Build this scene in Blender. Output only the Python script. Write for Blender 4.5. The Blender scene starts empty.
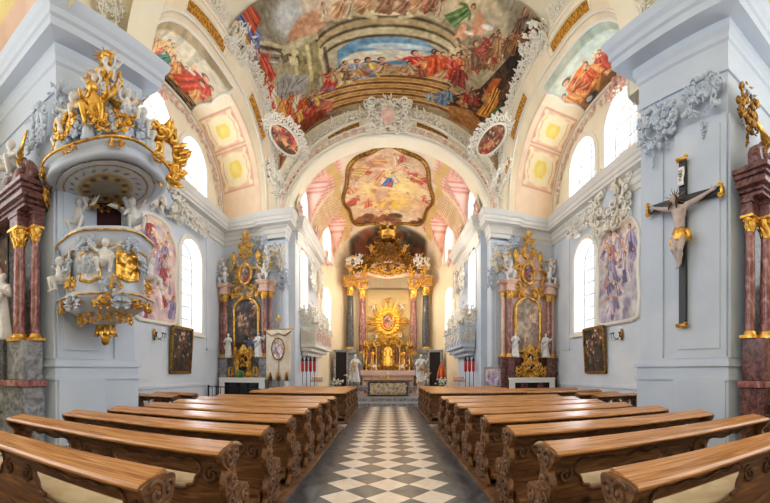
import bpy, bmesh, math, random
import numpy as np
from mathutils import Vector, Matrix, Euler
PI = math.pi
sc = bpy.context.scene
COL = sc.collection
RNG = random.Random(7)

# ---------------------------------------------------------------- camera survey (measurements taken from the photograph)
FPX, CXP, HOR, EYE = 370.0, 388.0, 372.0, 1.6      # pixels per radian, aisle axis, horizon, eye height
def onY(px, py, Y):
    a = (px - CXP) / FPX; r = Y / math.cos(a)
    return Vector((r * math.sin(a), Y, EYE + (HOR - py) / FPX * r))
def onX(px, py, X):
    a = (px - CXP) / FPX; r = X / math.sin(a)
    return Vector((X, r * math.cos(a), EYE + (HOR - py) / FPX * r))

# ---------------------------------------------------------------- mesh builder
class MB:
    def __init__(s): s.v = []; s.f = []; s.sm = []
    def add(s, verts, faces, smooth=False, M=None):
        n = len(s.v)
        if M is not None: verts = [tuple(M @ Vector(p)) for p in verts]
        s.v.extend([tuple(p) for p in verts])
        s.f.extend([tuple(i + n for i in f) for f in faces]); s.sm.extend([smooth] * len(faces))
        return s
    def merge(s, o, M=None):
        n = len(s.v)
        s.v.extend([tuple(M @ Vector(p)) for p in o.v] if M is not None else o.v)
        s.f.extend([tuple(i + n for i in f) for f in o.f]); s.sm.extend(o.sm)
        return s
    def box(s, x0, x1, y0, y1, z0, z1, M=None):
        v = [(x, y, z) for z in (z0, z1) for y in (y0, y1) for x in (x0, x1)]
        return s.add(v, [(0, 2, 3, 1), (4, 5, 7, 6), (0, 1, 5, 4), (2, 6, 7, 3), (0, 4, 6, 2), (1, 3, 7, 5)], False, M)
    def prism(s, pts, z0, z1, M=None, smooth=False):     # polygon in XY (counter-clockwise) raised along Z
        n = len(pts)
        v = [(p[0], p[1], z0) for p in pts] + [(p[0], p[1], z1) for p in pts]
        f = [tuple(range(n - 1, -1, -1)), tuple(range(n, 2 * n))]
        s.add(v, f, False, M)
        return s.add(v, [(i, (i + 1) % n, n + (i + 1) % n, n + i) for i in range(n)], smooth, M)
    def lathe(s, prof, n=16, M=None, a0=0.0, a1=2 * PI, sx=1.0, sy=1.0, smooth=True, rim=None):
        full = abs(a1 - a0 - 2 * PI) < 1e-6; cols = n if full else n + 1
        v = []
        for (r, z) in prof:
            for k in range(cols):
                a = a0 + (a1 - a0) * k / n
                q = 1.0 if rim is None else rim(a, z)
                v.append((r * q * math.cos(a) * sx, r * q * math.sin(a) * sy, z))
        f = []
        for i in range(len(prof) - 1):
            for k in range(n):
                k2 = (k + 1) % cols
                f.append((i * cols + k, i * cols + k2, (i + 1) * cols + k2, (i + 1) * cols + k))
        return s.add(v, f, smooth, M)
    def tube(s, path, rad, n=6, M=None, flat=1.0, up=None):
        P = [Vector(p) for p in path]; m = len(P)
        R = rad if isinstance(rad, (list, tuple)) else [rad] * m
        v = []; ref = Vector(up) if up is not None else None
        for i in range(m):
            t = (P[min(i + 1, m - 1)] - P[max(i - 1, 0)])
            if t.length < 1e-9: t = Vector((0, 0, 1))
            t.normalize()
            if ref is None:
                ref = Vector((0, 0, 1)) if abs(t.z) < .9 else Vector((1, 0, 0))
            a = t.cross(ref)
            if a.length < 1e-6: a = t.orthogonal()
            a.normalize(); b = a.cross(t).normalized()
            if up is None: ref = b
            for k in range(n):
                q = 2 * PI * k / n
                v.append(P[i] + (a * math.cos(q) + b * math.sin(q) * flat) * R[i])
        f = [(i * n + k, i * n + (k + 1) % n, (i + 1) * n + (k + 1) % n, (i + 1) * n + k) for i in range(m - 1) for k in range(n)]
        f += [tuple(range(n - 1, -1, -1)), tuple((m - 1) * n + k for k in range(n))]
        return s.add(v, f, True, M)
    def ball(s, c, r, n=10, m=6, M=None):
        rx, ry, rz = (r, r, r) if not isinstance(r, (tuple, list)) else r
        v = []
        for i in range(m + 1):
            p = PI * i / m
            for k in range(n):
                a = 2 * PI * k / n
                v.append((c[0] + rx * math.sin(p) * math.cos(a), c[1] + ry * math.sin(p) * math.sin(a), c[2] - rz * math.cos(p)))
        f = [(i * n + k, i * n + (k + 1) % n, (i + 1) * n + (k + 1) % n, (i + 1) * n + k) for i in range(m) for k in range(n)]
        return s.add(v, f, True, M)
    def capsule(s, a, b, ra, rb, n=10):
        a, b = Vector(a), Vector(b); d = (b - a); L = d.length; d.normalize()
        path = []; rad = []
        for q in (-.98, -.8, -.4): path.append(a + d * ra * q); rad.append(ra * math.sqrt(1 - q * q))
        for q in (0, .25, .5, .75, 1): path.append(a.lerp(b, q)); rad.append(ra + (rb - ra) * q)
        for q in (.4, .8, .98): path.append(b + d * rb * q); rad.append(rb * math.sqrt(1 - q * q))
        return s.tube(path, rad, n)
    def sheet(s, fn, nu, nv, thick=None, smooth=True):     # surface fn(u,v) for u,v in 0..1
        v = [fn(i / nu, j / nv) for j in range(nv + 1) for i in range(nu + 1)]
        w = nu + 1
        f = [(j * w + i, j * w + i + 1, (j + 1) * w + i + 1, (j + 1) * w + i) for j in range(nv) for i in range(nu)]
        return s.add(v, f, smooth)
    def sweep(s, path, prof, closed=False, M=None):          # profile of (outward offset, z) carried along a plan polyline, mitred
        P = [Vector((p[0], p[1])) for p in path]; n = len(P); v = []
        for i in range(n):
            if closed: a, b = P[i - 1], P[(i + 1) % n]
            else: a, b = P[max(i - 1, 0)], P[min(i + 1, n - 1)]
            d1 = (P[i] - a); d2 = (b - P[i])
            if d1.length < 1e-9: d1 = d2
            if d2.length < 1e-9: d2 = d1
            d1.normalize(); d2.normalize()
            n1 = Vector((d1.y, -d1.x)); n2 = Vector((d2.y, -d2.x))
            m = n1 + n2
            m = m / max(m.length_squared / 2, .3)
            for (o, z) in prof: v.append((P[i].x + m.x * o, P[i].y + m.y * o, z))
        k = len(prof); f = []
        for i in range(n if closed else n - 1):
            j = (i + 1) % n
            for q in range(k - 1): f.append((i * k + q, j * k + q, j * k + q + 1, i * k + q + 1))
            if len(prof) > 2: f.append((i * k + k - 1, j * k + k - 1, j * k, i * k))
        if not closed and k > 2:
            f.append(tuple(range(k))); f.append(tuple((n - 1) * k + q for q in range(k - 1, -1, -1)))
        return s.add(v, f, False, M)
    def mesh(s, name):
        me = bpy.data.meshes.new(name)
        me.from_pydata(s.v, [], s.f)
        me.polygons.foreach_set('use_smooth', s.sm); me.update()
        return me

def fix_normals(me):
    bm = bmesh.new(); bm.from_mesh(me); bmesh.ops.recalc_face_normals(bm, faces=bm.faces); bm.to_mesh(me); bm.free()

def obj(name, mb, mat, parent=None, M=None, bevel=0, recalc=True):
    me = mb if isinstance(mb, bpy.types.Mesh) else mb.mesh(name)
    if recalc and not isinstance(mb, bpy.types.Mesh): fix_normals(me)
    o = bpy.data.objects.new(name, me); COL.objects.link(o)
    if mat is not None and len(me.materials) == 0: me.materials.append(mat)
    if parent is not None: o.parent = parent
    if M is not None: o.matrix_basis = M
    if bevel:
        b = o.modifiers.new('edge', 'BEVEL'); b.width = bevel; b.segments = 2; b.limit_method = 'ANGLE'
    return o
def struct(name, mb, mat, **k):
    o = obj(name, mb, mat, **k); o['kind'] = 'structure'; return o
def tag(o, label, cat, group=None):
    o['label'] = label; o['category'] = cat
    if group: o['group'] = group
    return o
def thing(name, label, cat, loc=(0, 0, 0), rotz=0.0, group=None):
    o = bpy.data.objects.new(name, None); COL.objects.link(o); o.empty_display_size = .2
    o.location = loc; o.rotation_euler = (0, 0, rotz)
    return tag(o, label, cat, group)
def dup(root, loc, rotz=None, label=None, group=None, scale=None):
    kids = {}
    for o in COL.objects:
        if o.parent is not None: kids.setdefault(o.parent.name, []).append(o)
    def cp(o, par):
        c = o.copy(); COL.objects.link(c)
        if par is not None: c.parent = par
        for ch in kids.get(o.name, []): cp(ch, c)
        return c
    r = cp(root, None); r.location = loc
    if rotz is not None: r.rotation_euler = (0, 0, rotz)
    if scale is not None: r.scale = scale
    if label: r['label'] = label
    if group: r['group'] = group
    return r

def plate(outline, holes=(), thick=.1):
    """flat board in the XZ plane (front at y=0, back at y=thick) with holes"""
    cu = bpy.data.curves.new('plate', 'CURVE'); cu.dimensions = '2D'; cu.fill_mode = 'BOTH'; cu.extrude = thick / 2
    for pts in [outline] + list(holes):
        sp = cu.splines.new('POLY'); sp.points.add(len(pts) - 1); sp.use_cyclic_u = True
        for i, p in enumerate(pts): sp.points[i].co = (p[0], p[1], 0, 1)
    o = bpy.data.objects.new('plate', cu); COL.objects.link(o)
    dg = bpy.context.evaluated_depsgraph_get(); dg.update()
    me = bpy.data.meshes.new_from_object(o.evaluated_get(dg))
    mb = MB()
    n = len(me.vertices)
    mb.add([(v.co.x, thick / 2 - v.co.z, v.co.y) for v in me.vertices], [tuple(p.vertices) for p in me.polygons])
    bpy.data.objects.remove(o); bpy.data.curves.remove(cu); bpy.data.meshes.remove(me)
    return mb
def evald(mb, mods):
    """mesh after modifiers: mods = [(type, {settings})]"""
    me = mb.mesh('tmp'); fix_normals(me)
    o = bpy.data.objects.new('tmp', me); COL.objects.link(o)
    for (t, kw) in mods:
        m = o.modifiers.new(t, t)
        for k, val in kw.items(): setattr(m, k, val)
    dg = bpy.context.evaluated_depsgraph_get(); dg.update()
    r = bpy.data.meshes.new_from_object(o.evaluated_get(dg))
    out = MB()
    out.add([tuple(v.co) for v in r.vertices], [tuple(p.vertices) for p in r.polygons], True)
    bpy.data.objects.remove(o); bpy.data.meshes.remove(me); bpy.data.meshes.remove(r)
    return out
def T(x=0, y=0, z=0, rz=0, s=1, rx=0, ry=0):
    return Matrix.Translation((x, y, z)) @ Euler((rx, ry, rz)).to_matrix().to_4x4() @ (Matrix.Scale(s, 4) if not isinstance(s, (tuple, list)) else Matrix.Diagonal((*s, 1)))
def arch_pts(x0, x1, z0, zs, rise, n=14):       # round-headed outline, counter-clockwise in XZ
    c = (x0 + x1) / 2; h = (x1 - x0) / 2
    return [(x0, z0), (x1, z0)] + [(c + h * math.cos(PI * k / n), zs + rise * math.sin(PI * k / n)) for k in range(n + 1)]

# ---------------------------------------------------------------- materials
def mat(name, col=(.8, .8, .8), rough=.6, metal=0.0, noise=None, bump=0.0, bscale=30.0, spec=None, attr=None, sheen=None):
    m = bpy.data.materials.new(name); m.use_nodes = True
    nt = m.node_tree; bs = nt.nodes['Principled BSDF']
    bs.inputs['Roughness'].default_value = rough; bs.inputs['Metallic'].default_value = metal
    if spec is not None: bs.inputs['Specular IOR Level'].default_value = spec
    c = (*col, 1); bs.inputs['Base Color'].default_value = c
    tc = nt.nodes.new('ShaderNodeTexCoord')
    if attr:
        a = nt.nodes.new('ShaderNodeVertexColor'); a.layer_name = attr
        nt.links.new(a.outputs['Color'], bs.inputs['Base Color'])
    elif noise:                                    # (second colour, scale, detail, distortion, (ramp lo, hi))
        c2, s, det, dist, ramp = noise[:5]
        nz = nt.nodes.new('ShaderNodeTexNoise'); nz.inputs['Scale'].default_value = s; nz.inputs['Detail'].default_value = det
        nz.inputs['Distortion'].default_value = dist
        if len(noise) > 5:
            mp = nt.nodes.new('ShaderNodeMapping'); mp.inputs['Scale'].default_value = noise[5]
            nt.links.new(tc.outputs['Object'], mp.inputs['Vector']); nt.links.new(mp.outputs['Vector'], nz.inputs['Vector'])
        else: nt.links.new(tc.outputs['Object'], nz.inputs['Vector'])
        rp = nt.nodes.new('ShaderNodeValToRGB')
        rp.color_ramp.elements[0].position = ramp[0]; rp.color_ramp.elements[0].color = c
        rp.color_ramp.elements[1].position = ramp[1]; rp.color_ramp.elements[1].color = (*c2, 1)
        if len(noise) > 6:
            for (p, cc) in noise[6]:
                e = rp.color_ramp.elements.new(p); e.color = (*cc, 1)
        nt.links.new(nz.outputs['Fac'], rp.inputs['Fac']); nt.links.new(rp.outputs['Color'], bs.inputs['Base Color'])
    if bump:
        b = nt.nodes.new('ShaderNodeBump'); b.inputs['Strength'].default_value = bump; b.inputs['Distance'].default_value = .02
        n2 = nt.nodes.new('ShaderNodeTexNoise'); n2.inputs['Scale'].default_value = bscale; n2.inputs['Detail'].default_value = 4
        nt.links.new(tc.outputs['Object'], n2.inputs['Vector'])
        nt.links.new(n2.outputs['Fac'], b.inputs['Height']); nt.links.new(b.outputs['Normal'], bs.inputs['Normal'])
    return m
def lin(r, g, b):
    f = lambda c: (c / 255 / 12.92) if c / 255 <= .04045 else ((c / 255 + .055) / 1.055) ** 2.4
    return (f(r), f(g), f(b))

PL_BLUE = mat('plaster_blue', lin(188, 201, 218), .65, noise=(lin(202, 213, 227), .8, 3, .3, (.35, .7)), bump=.05)
PL_PALE = mat('plaster_pale', lin(206, 214, 224), .7, noise=(lin(218, 224, 230), .7, 3, .3, (.35, .7)), bump=.05)
PL_IVORY = mat('plaster_ivory', lin(216, 214, 208), .7, noise=(lin(226, 224, 218), .7, 3, .3, (.35, .7)))
PL_CREAM = mat('plaster_cream', lin(238, 226, 196), .7, noise=(lin(244, 236, 212), .8, 3, .2, (.35, .7)), bump=.05)
PL_APSE = mat('plaster_apse', lin(240, 222, 186), .7, noise=(lin(246, 232, 204), .8, 3, .2, (.35, .7)))
STUCCO = mat('stucco_white', lin(236, 230, 216), .65, bump=.1, bscale=40)
STUC_COOL = mat('stucco_cool', lin(194, 204, 218), .6, bump=.1, bscale=40)
STUC_PINK = mat('stucco_pink', lin(222, 176, 160), .65, noise=(lin(236, 206, 188), 4, 2, 0, (.4, .6)))
GOLD = mat('gilding', lin(250, 212, 116), .32, .8, noise=(lin(140, 94, 34), 7, 4, .4, (.32, .7), (1, 1, 1), [(.52, lin(226, 170, 70))]), bump=.3, bscale=22)
GOLD_DARK = mat('old_gilding', lin(186, 136, 56), .38, .75, noise=(lin(78, 52, 22), 9, 4, .4, (.36, .68)), bump=.3, bscale=25)
GILT_PAINT = mat('gilt_lattice', lin(214, 152, 40), .45, .25, noise=(lin(150, 96, 26), 14, 1, 0, (.45, .55)))
WOOD = mat('pew_wood_shaded', lin(70, 46, 28), .45, noise=(lin(150, 106, 64), 3.4, 8, 1.4, (.3, .72), (.6, 5, 5), [(.5, lin(112, 74, 42))]), bump=.12)  # shade on the pew backs and lower parts is put into this darker colour
WOOD_TOP = mat('pew_rail_wood_lit', lin(132, 84, 44), .27, noise=(lin(222, 170, 108), 2.6, 9, 2.2, (.28, .74), (.4, 8, 8), [(.5, lin(188, 130, 74))]), bump=.06)  # paler tone of the pew wood: light on the tops put into colour
def add_knots(m, scale=2.4, col=lin(70, 38, 20)):
    nt = m.node_tree; bs = nt.nodes['Principled BSDF']; src = bs.inputs['Base Color'].links[0].from_socket
    tc = nt.nodes.new('ShaderNodeTexCoord'); mp = nt.nodes.new('ShaderNodeMapping'); mp.inputs['Scale'].default_value = (.55, 1.3, .8)
    vo = nt.nodes.new('ShaderNodeTexVoronoi'); vo.inputs['Scale'].default_value = scale; rp = nt.nodes.new('ShaderNodeValToRGB')
    rp.color_ramp.elements[0].position = .05; rp.color_ramp.elements[0].color = (1, 1, 1, 1); rp.color_ramp.elements[1].position = .13; rp.color_ramp.elements[1].color = (0, 0, 0, 1)
    mx = nt.nodes.new('ShaderNodeMix'); mx.data_type = 'RGBA'; L = nt.links.new
    L(tc.outputs['Object'], mp.inputs['Vector']); L(mp.outputs['Vector'], vo.inputs['Vector']); L(vo.outputs['Distance'], rp.inputs['Fac']); L(rp.outputs['Color'], mx.inputs['Factor'])
    L(src, mx.inputs['A']); mx.inputs['B'].default_value = (*col, 1); L(mx.outputs['Result'], bs.inputs['Base Color'])
add_knots(WOOD_TOP); add_knots(WOOD, 3.0, lin(40, 24, 16))
WOOD_DARK = mat('pew_carved_wood', lin(62, 40, 26), .5, noise=(lin(140, 98, 64), 6, 5, .8, (.32, .7)), bump=.2)
CUSHION = mat('seat_pad', lin(206, 182, 142), .85, noise=(lin(220, 198, 160), 5, 3, 0, (.4, .6)), bump=.2, bscale=120)
M_RED = mat('red_marble', lin(112, 64, 62), .22, noise=(lin(196, 160, 150), 5, 7, 1.6, (.36, .74), (1, 1, .6), [(.52, lin(150, 96, 90))]))
M_REDDARK = mat('dark_red_marble', lin(74, 44, 44), .25, noise=(lin(150, 104, 98), 6, 7, 1.5, (.36, .76)))
M_GREY = mat('grey_marble', lin(96, 98, 104), .3, noise=(lin(176, 176, 176), 4, 7, 1.8, (.34, .72)))
M_BLACK = mat('black_marble', lin(52, 54, 58), .25, noise=(lin(110, 110, 112), 5, 7, 2.0, (.4, .8)))
M_PINK = mat('pink_marble', lin(206, 160, 138), .3, noise=(lin(232, 204, 186), 4, 6, 1.4, (.35, .7)))
M_WHITE = mat('white_marble', lin(232, 230, 226), .45, noise=(lin(214, 212, 210), 4, 5, 1.0, (.4, .7)))
ALABASTER = mat('white_figure', lin(222, 220, 216), .5, noise=(lin(206, 204, 202), 6, 3, 0, (.4, .7)), bump=.2, bscale=18)
SKIN_C = mat('painted_flesh', lin(196, 182, 178), .5, noise=(lin(176, 156, 154), 7, 3, .4, (.4, .7)))
BLACKW = mat('black_lacquered_wood', lin(24, 26, 30), .38)
IRON = mat('black_iron', lin(22, 22, 24), .5, .3)
DARK = mat('dark_interior', lin(28, 20, 18), .9)
CURTAIN = mat('dark_red_curtain', lin(52, 14, 20), .85)
RED = mat('red_glass', lin(200, 20, 18), .35)
WHITECLOTH = mat('white_linen', lin(240, 238, 234), .85)
CLOTH_CREAM = mat('banner_cloth', lin(226, 214, 194), .85, noise=(lin(236, 228, 212), 3, 3, 0, (.4, .6)))
LEAF = mat('leaf_green', lin(52, 84, 40), .6, noise=(lin(96, 128, 66), 8, 2, 0, (.4, .6)))
PETAL = mat('white_petal', lin(246, 246, 240), .7)
ORANGE = mat('orange_silk', lin(232, 132, 30), .6)
REDSILK = mat('red_silk', lin(178, 36, 30), .6)
PAINTED = mat('painted_surface', rough=.75, attr='paint')
BAR = mat('window_bar', lin(150, 146, 138), .6)

def pane_material():
    m = bpy.data.materials.new('window_glass'); m.use_nodes = True; nt = m.node_tree; nt.nodes.clear()
    o = nt.nodes.new('ShaderNodeOutputMaterial'); mx = nt.nodes.new('ShaderNodeMixShader')
    t = nt.nodes.new('ShaderNodeBsdfTransparent'); t.inputs[0].default_value = (.95, .97, 1, 1)
    g = nt.nodes.new('ShaderNodeBsdfGlossy'); g.inputs['Roughness'].default_value = .08
    mx.inputs[0].default_value = .06
    nt.links.new(t.outputs[0], mx.inputs[1]); nt.links.new(g.outputs[0], mx.inputs[2]); nt.links.new(mx.outputs[0], o.inputs[0])
    return m
GLASS = pane_material()
def floor_material(name, pale, dark, diag, off=(0, 0)):
    m = bpy.data.materials.new(name); m.use_nodes = True; nt = m.node_tree; bs = nt.nodes['Principled BSDF']
    tc = nt.nodes.new('ShaderNodeTexCoord'); mp = nt.nodes.new('ShaderNodeMapping')
    mp.inputs['Rotation'].default_value = (0, 0, PI / 4); s = math.sqrt(2) / diag
    mp.inputs['Scale'].default_value = (s, s, s); mp.inputs['Location'].default_value = (.5 + off[0], .5 + off[1], .5)
    ck = nt.nodes.new('ShaderNodeTexChecker'); ck.inputs['Scale'].default_value = 1.0
    nz = nt.nodes.new('ShaderNodeTexNoise'); nz.inputs['Scale'].default_value = 5; nz.inputs['Detail'].default_value = 6; nz.inputs['Distortion'].default_value = 1.2
    r1 = nt.nodes.new('ShaderNodeValToRGB'); r1.color_ramp.elements[0].color = (*pale[0], 1); r1.color_ramp.elements[1].color = (*pale[1], 1)
    r2 = nt.nodes.new('ShaderNodeValToRGB'); r2.color_ramp.elements[0].color = (*dark[0], 1); r2.color_ramp.elements[1].color = (*dark[1], 1)
    for r in (r1, r2): r.color_ramp.elements[0].position = .35; r.color_ramp.elements[1].position = .7
    L = nt.links.new
    L(tc.outputs['Object'], mp.inputs['Vector']); L(mp.outputs['Vector'], ck.inputs['Vector']); L(tc.outputs['Object'], nz.inputs['Vector'])
    L(nz.outputs['Fac'], r1.inputs['Fac']); L(nz.outputs['Fac'], r2.inputs['Fac'])
    mx = nt.nodes.new('ShaderNodeMix'); mx.data_type = 'RGBA'
    L(ck.outputs['Fac'], mx.inputs['Factor']); L(r1.outputs['Color'], mx.inputs['A']); L(r2.outputs['Color'], mx.inputs['B'])
    L(mx.outputs['Result'], bs.inputs['Base Color']); bs.inputs['Roughness'].default_value = .3
    return m
FLOOR_CHECK = floor_material('checkered_marble', (lin(236, 230, 222), lin(222, 208, 196)), (lin(58, 66, 76), lin(92, 98, 106)), .58)
FLOOR_SIDE = floor_material('side_floor_marble', (lin(220, 214, 204), lin(200, 194, 186)), (lin(84, 88, 94), lin(112, 114, 118)), .58)
FLOOR_BAND = mat('dark_marble_band', lin(38, 44, 54), .28, noise=(lin(112, 118, 128), 2.4, 8, 2.4, (.36, .78), (1.2, .5, 1)))
# ---------------------------------------------------------------- painter: artworks are painted on a grid of colours that becomes the surface's colour attribute
def s2l(a):
    a = np.clip(a, 0, 1); return np.where(a <= .04045, a / 12.92, ((a + .055) / 1.055) ** 2.4)
class Canvas:
    """grid of colours over u in 0..1 and v in 0..1; a = height/width of the real surface so that round stays round"""
    def __init__(s, nu, nv, a=1.0, bg=(230, 220, 200), seed=1):
        s.nu, s.nv, s.a = nu, nv, a
        s.c = np.ones((nv + 1, nu + 1, 3)) * np.array(bg) / 255.0
        s.u, s.v = np.meshgrid(np.linspace(0, 1, nu + 1), np.linspace(0, a, nv + 1))
        s.rs = np.random.RandomState(seed); s.tex = s.noise(max(4, nu // 14)); s.fine = s.noise(max(8, nu // 4))
    def noise(s, k, oct=3):
        out = np.zeros(s.u.shape); amp = 1.0; tot = 0
        for _ in range(oct):
            ky = max(2, int(k * s.a)); g = s.rs.rand(ky + 2, k + 2)
            x = s.u * k; y = s.v / s.a * ky
            x0 = np.minimum(x.astype(int), k); y0 = np.minimum(y.astype(int), ky); fx = x - x0; fy = y - y0
            fx = fx * fx * (3 - 2 * fx); fy = fy * fy * (3 - 2 * fy)
            q = g[y0, x0] * (1 - fx) * (1 - fy) + g[y0, x0 + 1] * fx * (1 - fy) + g[y0 + 1, x0] * (1 - fx) * fy + g[y0 + 1, x0 + 1] * fx * fy
            out += amp * q; tot += amp; amp *= .55; k = int(k * 2)
        return out / tot
    def lay(s, mask, col):
        m = np.clip(mask, 0, 1)[..., None]; s.c = s.c * (1 - m) + np.array(col) / 255.0 * m
    def wash(s, c1, c2, k=5, ax=None):
        n = s.noise(k) if ax is None else (s.v / s.a if ax == 'v' else s.u)
        n = np.clip((n - .3) / .4, 0, 1) if ax is None else n
        s.c = np.array(c1) / 255 * (1 - n[..., None]) + np.array(c2) / 255 * n[..., None]
    def rot(s, x, y, ang):
        c, n = math.cos(ang), math.sin(ang); dx, dy = s.u - x, s.v - y
        return dx * c + dy * n, -dx * n + dy * c
    def blob(s, x, y, rx, ry, col, ang=0, soft=.25, rough=.5, alpha=1.0):
        dx, dy = s.rot(x, y, ang); d = np.sqrt((dx / rx) ** 2 + (dy / ry) ** 2) + (s.tex - .5) * rough
        s.lay(np.clip((1 - d) / soft + .5, 0, 1) * alpha, col)
    def ring(s, x, y, rx, ry, w, col, ang=0):
        dx, dy = s.rot(x, y, ang); d = np.abs(np.sqrt((dx / rx) ** 2 + (dy / ry) ** 2) - 1) * min(rx, ry)
        s.lay(np.clip((w - d) / (w * .5), 0, 1), col)
    def poly(s, pts, col, alpha=1.0):
        ins = np.zeros(s.u.shape, bool); n = len(pts)
        for i in range(n):
            x1, y1 = pts[i]; x2, y2 = pts[(i + 1) % n]
            if y1 == y2: continue
            c = ((y1 > s.v) != (y2 > s.v)) & (s.u < (x2 - x1) * (s.v - y1) / (y2 - y1) + x1)
            ins ^= c
        s.lay(ins * alpha, col)
    def line(s, pts, w, col, alpha=1.0):
        m = np.zeros(s.u.shape)
        for (x1, y1), (x2, y2) in zip(pts[:-1], pts[1:]):
            L = max((x2 - x1) ** 2 + (y2 - y1) ** 2, 1e-9); t = np.clip(((s.u - x1) * (x2 - x1) + (s.v - y1) * (y2 - y1)) / L, 0, 1)
            d = np.hypot(s.u - x1 - t * (x2 - x1), s.v - y1 - t * (y2 - y1)); m = np.maximum(m, np.clip((w - d) / (w * .5), 0, 1))
        s.lay(m * alpha, col)
    def figure(s, x, y, h, robe, skin=(214, 160, 124), lean=0.0, arm=None, under=None, dirn=1):
        """a painted robed figure standing at (x, y), h tall; dirn -1 paints it towards smaller v"""
        f = lambda px, py: (x + (px * math.cos(lean) + py * math.sin(lean)) * h, y + (py * math.cos(lean) - px * math.sin(lean)) * h * dirn)
        r = s.rs; dk = tuple(max(0, k * .55) for k in robe); lt = tuple(min(255, k * 1.25 + 20) for k in robe)
        w = .2 + .06 * r.rand()
        s.poly([f(-w * 1.15, 0), f(w * 1.2, .02), f(w * .75, .45), f(w * .7, .74), f(-w * .6, .76), f(-w * .85, .4)], robe)
        for k in range(3):
            q = -w + 2 * w * (k + .5) / 3; s.line([f(q, .03), f(q * .55 + .03, .38), f(q * .4, .68)], h * .024, dk if k % 2 else lt, .8)
        if under: s.poly([f(-w * .2, .02), f(w * .9, .03), f(w * .5, .42), f(0, .4)], under)
        a = arm if arm is not None else (r.rand() - .5) * 1.6
        for sd in (-1, 1):
            e = f(sd * (.26 + .06 * r.rand()), .56 + .2 * a * sd); s.line([f(sd * .14, .7), e], h * .055, robe)
            s.line([e, f(sd * (.34 + .1 * r.rand()), .62 + .32 * a * sd)], h * .036, skin)
        cx, cy = f(.01, .87); s.blob(cx, cy, h * .075, h * .095, (70, 46, 34), 0, .2, .1)
        cx, cy = f(.03, .855); s.blob(cx, cy, h * .058, h * .075, skin, 0, .25, .1)
    def crowd(s, x0, x1, y0, y1, n, h, pal, dirn=1, lean=0):
        r = s.rs
        for k in range(n):
            t = (k + r.rand() * .6) / n
            s.figure(x0 + (x1 - x0) * t, y0 + (y1 - y0) * t + (r.rand() - .5) * h * .3, h * (.8 + .4 * r.rand()), pal[r.randint(len(pal))],
                     lean=lean + (r.rand() - .5) * .9, dirn=dirn, under=pal[r.randint(len(pal))] if r.rand() < .4 else None)
    def cherub(s, x, y, h, tone=(222, 168, 132)):
        r = s.rs; s.blob(x, y, h * .5, h * .34, tone, r.rand() * 3, .2, .3); s.blob(x + h * .4 * (r.rand() - .5), y + h * .42, h * .22, h * .24, tone, 0, .2, .1)
        s.line([(x, y), (x + h * (r.rand() - .5) * 1.8, y - h * .6)], h * .13, tuple(k * .85 for k in tone)); s.line([(x, y), (x - h * .5, y - h * .55)], h * .13, tone)
        s.blob(x + h * .45 * (1 if r.rand() > .5 else -1), y + h * .15, h * .36, h * .12, (236, 226, 214), r.rand(), .3, .4)
    def mottle(s, amt=.16):
        n = (s.fine - .5) * amt + (s.tex - .5) * amt * .8; s.c = np.clip(s.c + n[..., None], 0, 1)
    def colors(s):
        c = s2l(s.c).reshape(-1, 3); return np.concatenate([c, np.ones((len(c), 1))], 1).astype(np.float32).ravel()

def painted_sheet(name, fn, cv, keep=None, parent=None, kind=None, mat_=None, thick=0.0):
    """surface fn(u, v) carrying the canvas; keep(u, v) trims it to an outline; thick gives it a board behind"""
    nu, nv = cv.nu, cv.nv; w = nu + 1
    v = [fn(i / nu, j / nv) for j in range(nv + 1) for i in range(nu + 1)]
    f = [(j * w + i, j * w + i + 1, (j + 1) * w + i + 1, (j + 1) * w + i) for j in range(nv) for i in range(nu)
         if keep is None or keep((i + .5) / nu, (j + .5) / nv)]
    me = bpy.data.meshes.new(name); me.from_pydata([tuple(p) for p in v], [], f)
    a = me.color_attributes.new('paint', 'FLOAT_COLOR', 'POINT'); a.data.foreach_set('color', cv.colors())
    me.polygons.foreach_set('use_smooth', [True] * len(f))
    if keep is not None:
        bm = bmesh.new(); bm.from_mesh(me)
        bmesh.ops.delete(bm, geom=[q for q in bm.verts if not q.link_faces], context='VERTS'); bm.to_mesh(me); bm.free()
    me.materials.append(mat_ or PAINTED); me.update()
    o = bpy.data.objects.new(name, me); COL.objects.link(o)
    if thick: m = o.modifiers.new('board', 'SOLIDIFY'); m.thickness = thick; m.offset = 0
    if parent is not None: o.parent = parent
    if kind: o['kind'] = kind
    return o
# ---------------------------------------------------------------- the building
def SE(t, p=2.3): return max(0.0, 1 - abs(t) ** p) ** (1 / p)
def sarc(u, H, R, p=2.3):            # point of a super-elliptic arch, u 0..1
    a = PI * (1 - u); c, n = math.cos(a), math.sin(a)
    return math.copysign(abs(c) ** (2 / p), c) * H, (max(n, 0) ** (2 / p)) * R
Z0, YC, HY, XH, YW = 8.9, 12.2, 4.4, 5.2, 16.6   # springing height, bay centre, half bay, half nave, chancel wall
XO = 7.9                                          # outer wall

# floor
m = MB(); m.box(-11, 11, -7.3, 30, -.3, 0); struct('floor', m, FLOOR_SIDE)
m = MB(); m.box(-.87, .87, -4, 16.9, -.01, .012); struct('floor_aisle', m, FLOOR_CHECK)
m = MB(); m.box(-1.24, -.87, -4, 16.9, -.01, .010); m.box(.87, 1.24, -4, 16.9, -.01, .010); struct('floor_border', m, FLOOR_BAND)
for sd, nm in ((-1, 'left'), (1, 'right')):
    for q, (y0, y1) in enumerate(((-1.2, 10.35), (11.35, 17.35))):
        m = MB(); m.box(min(sd * 1.24, sd * 4.62), max(sd * 1.24, sd * 4.62), y0, y1 - (1.2 if q else 0), 0, .06)
        struct('floor_platform', m, WOOD_DARK, bevel=.01)
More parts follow.
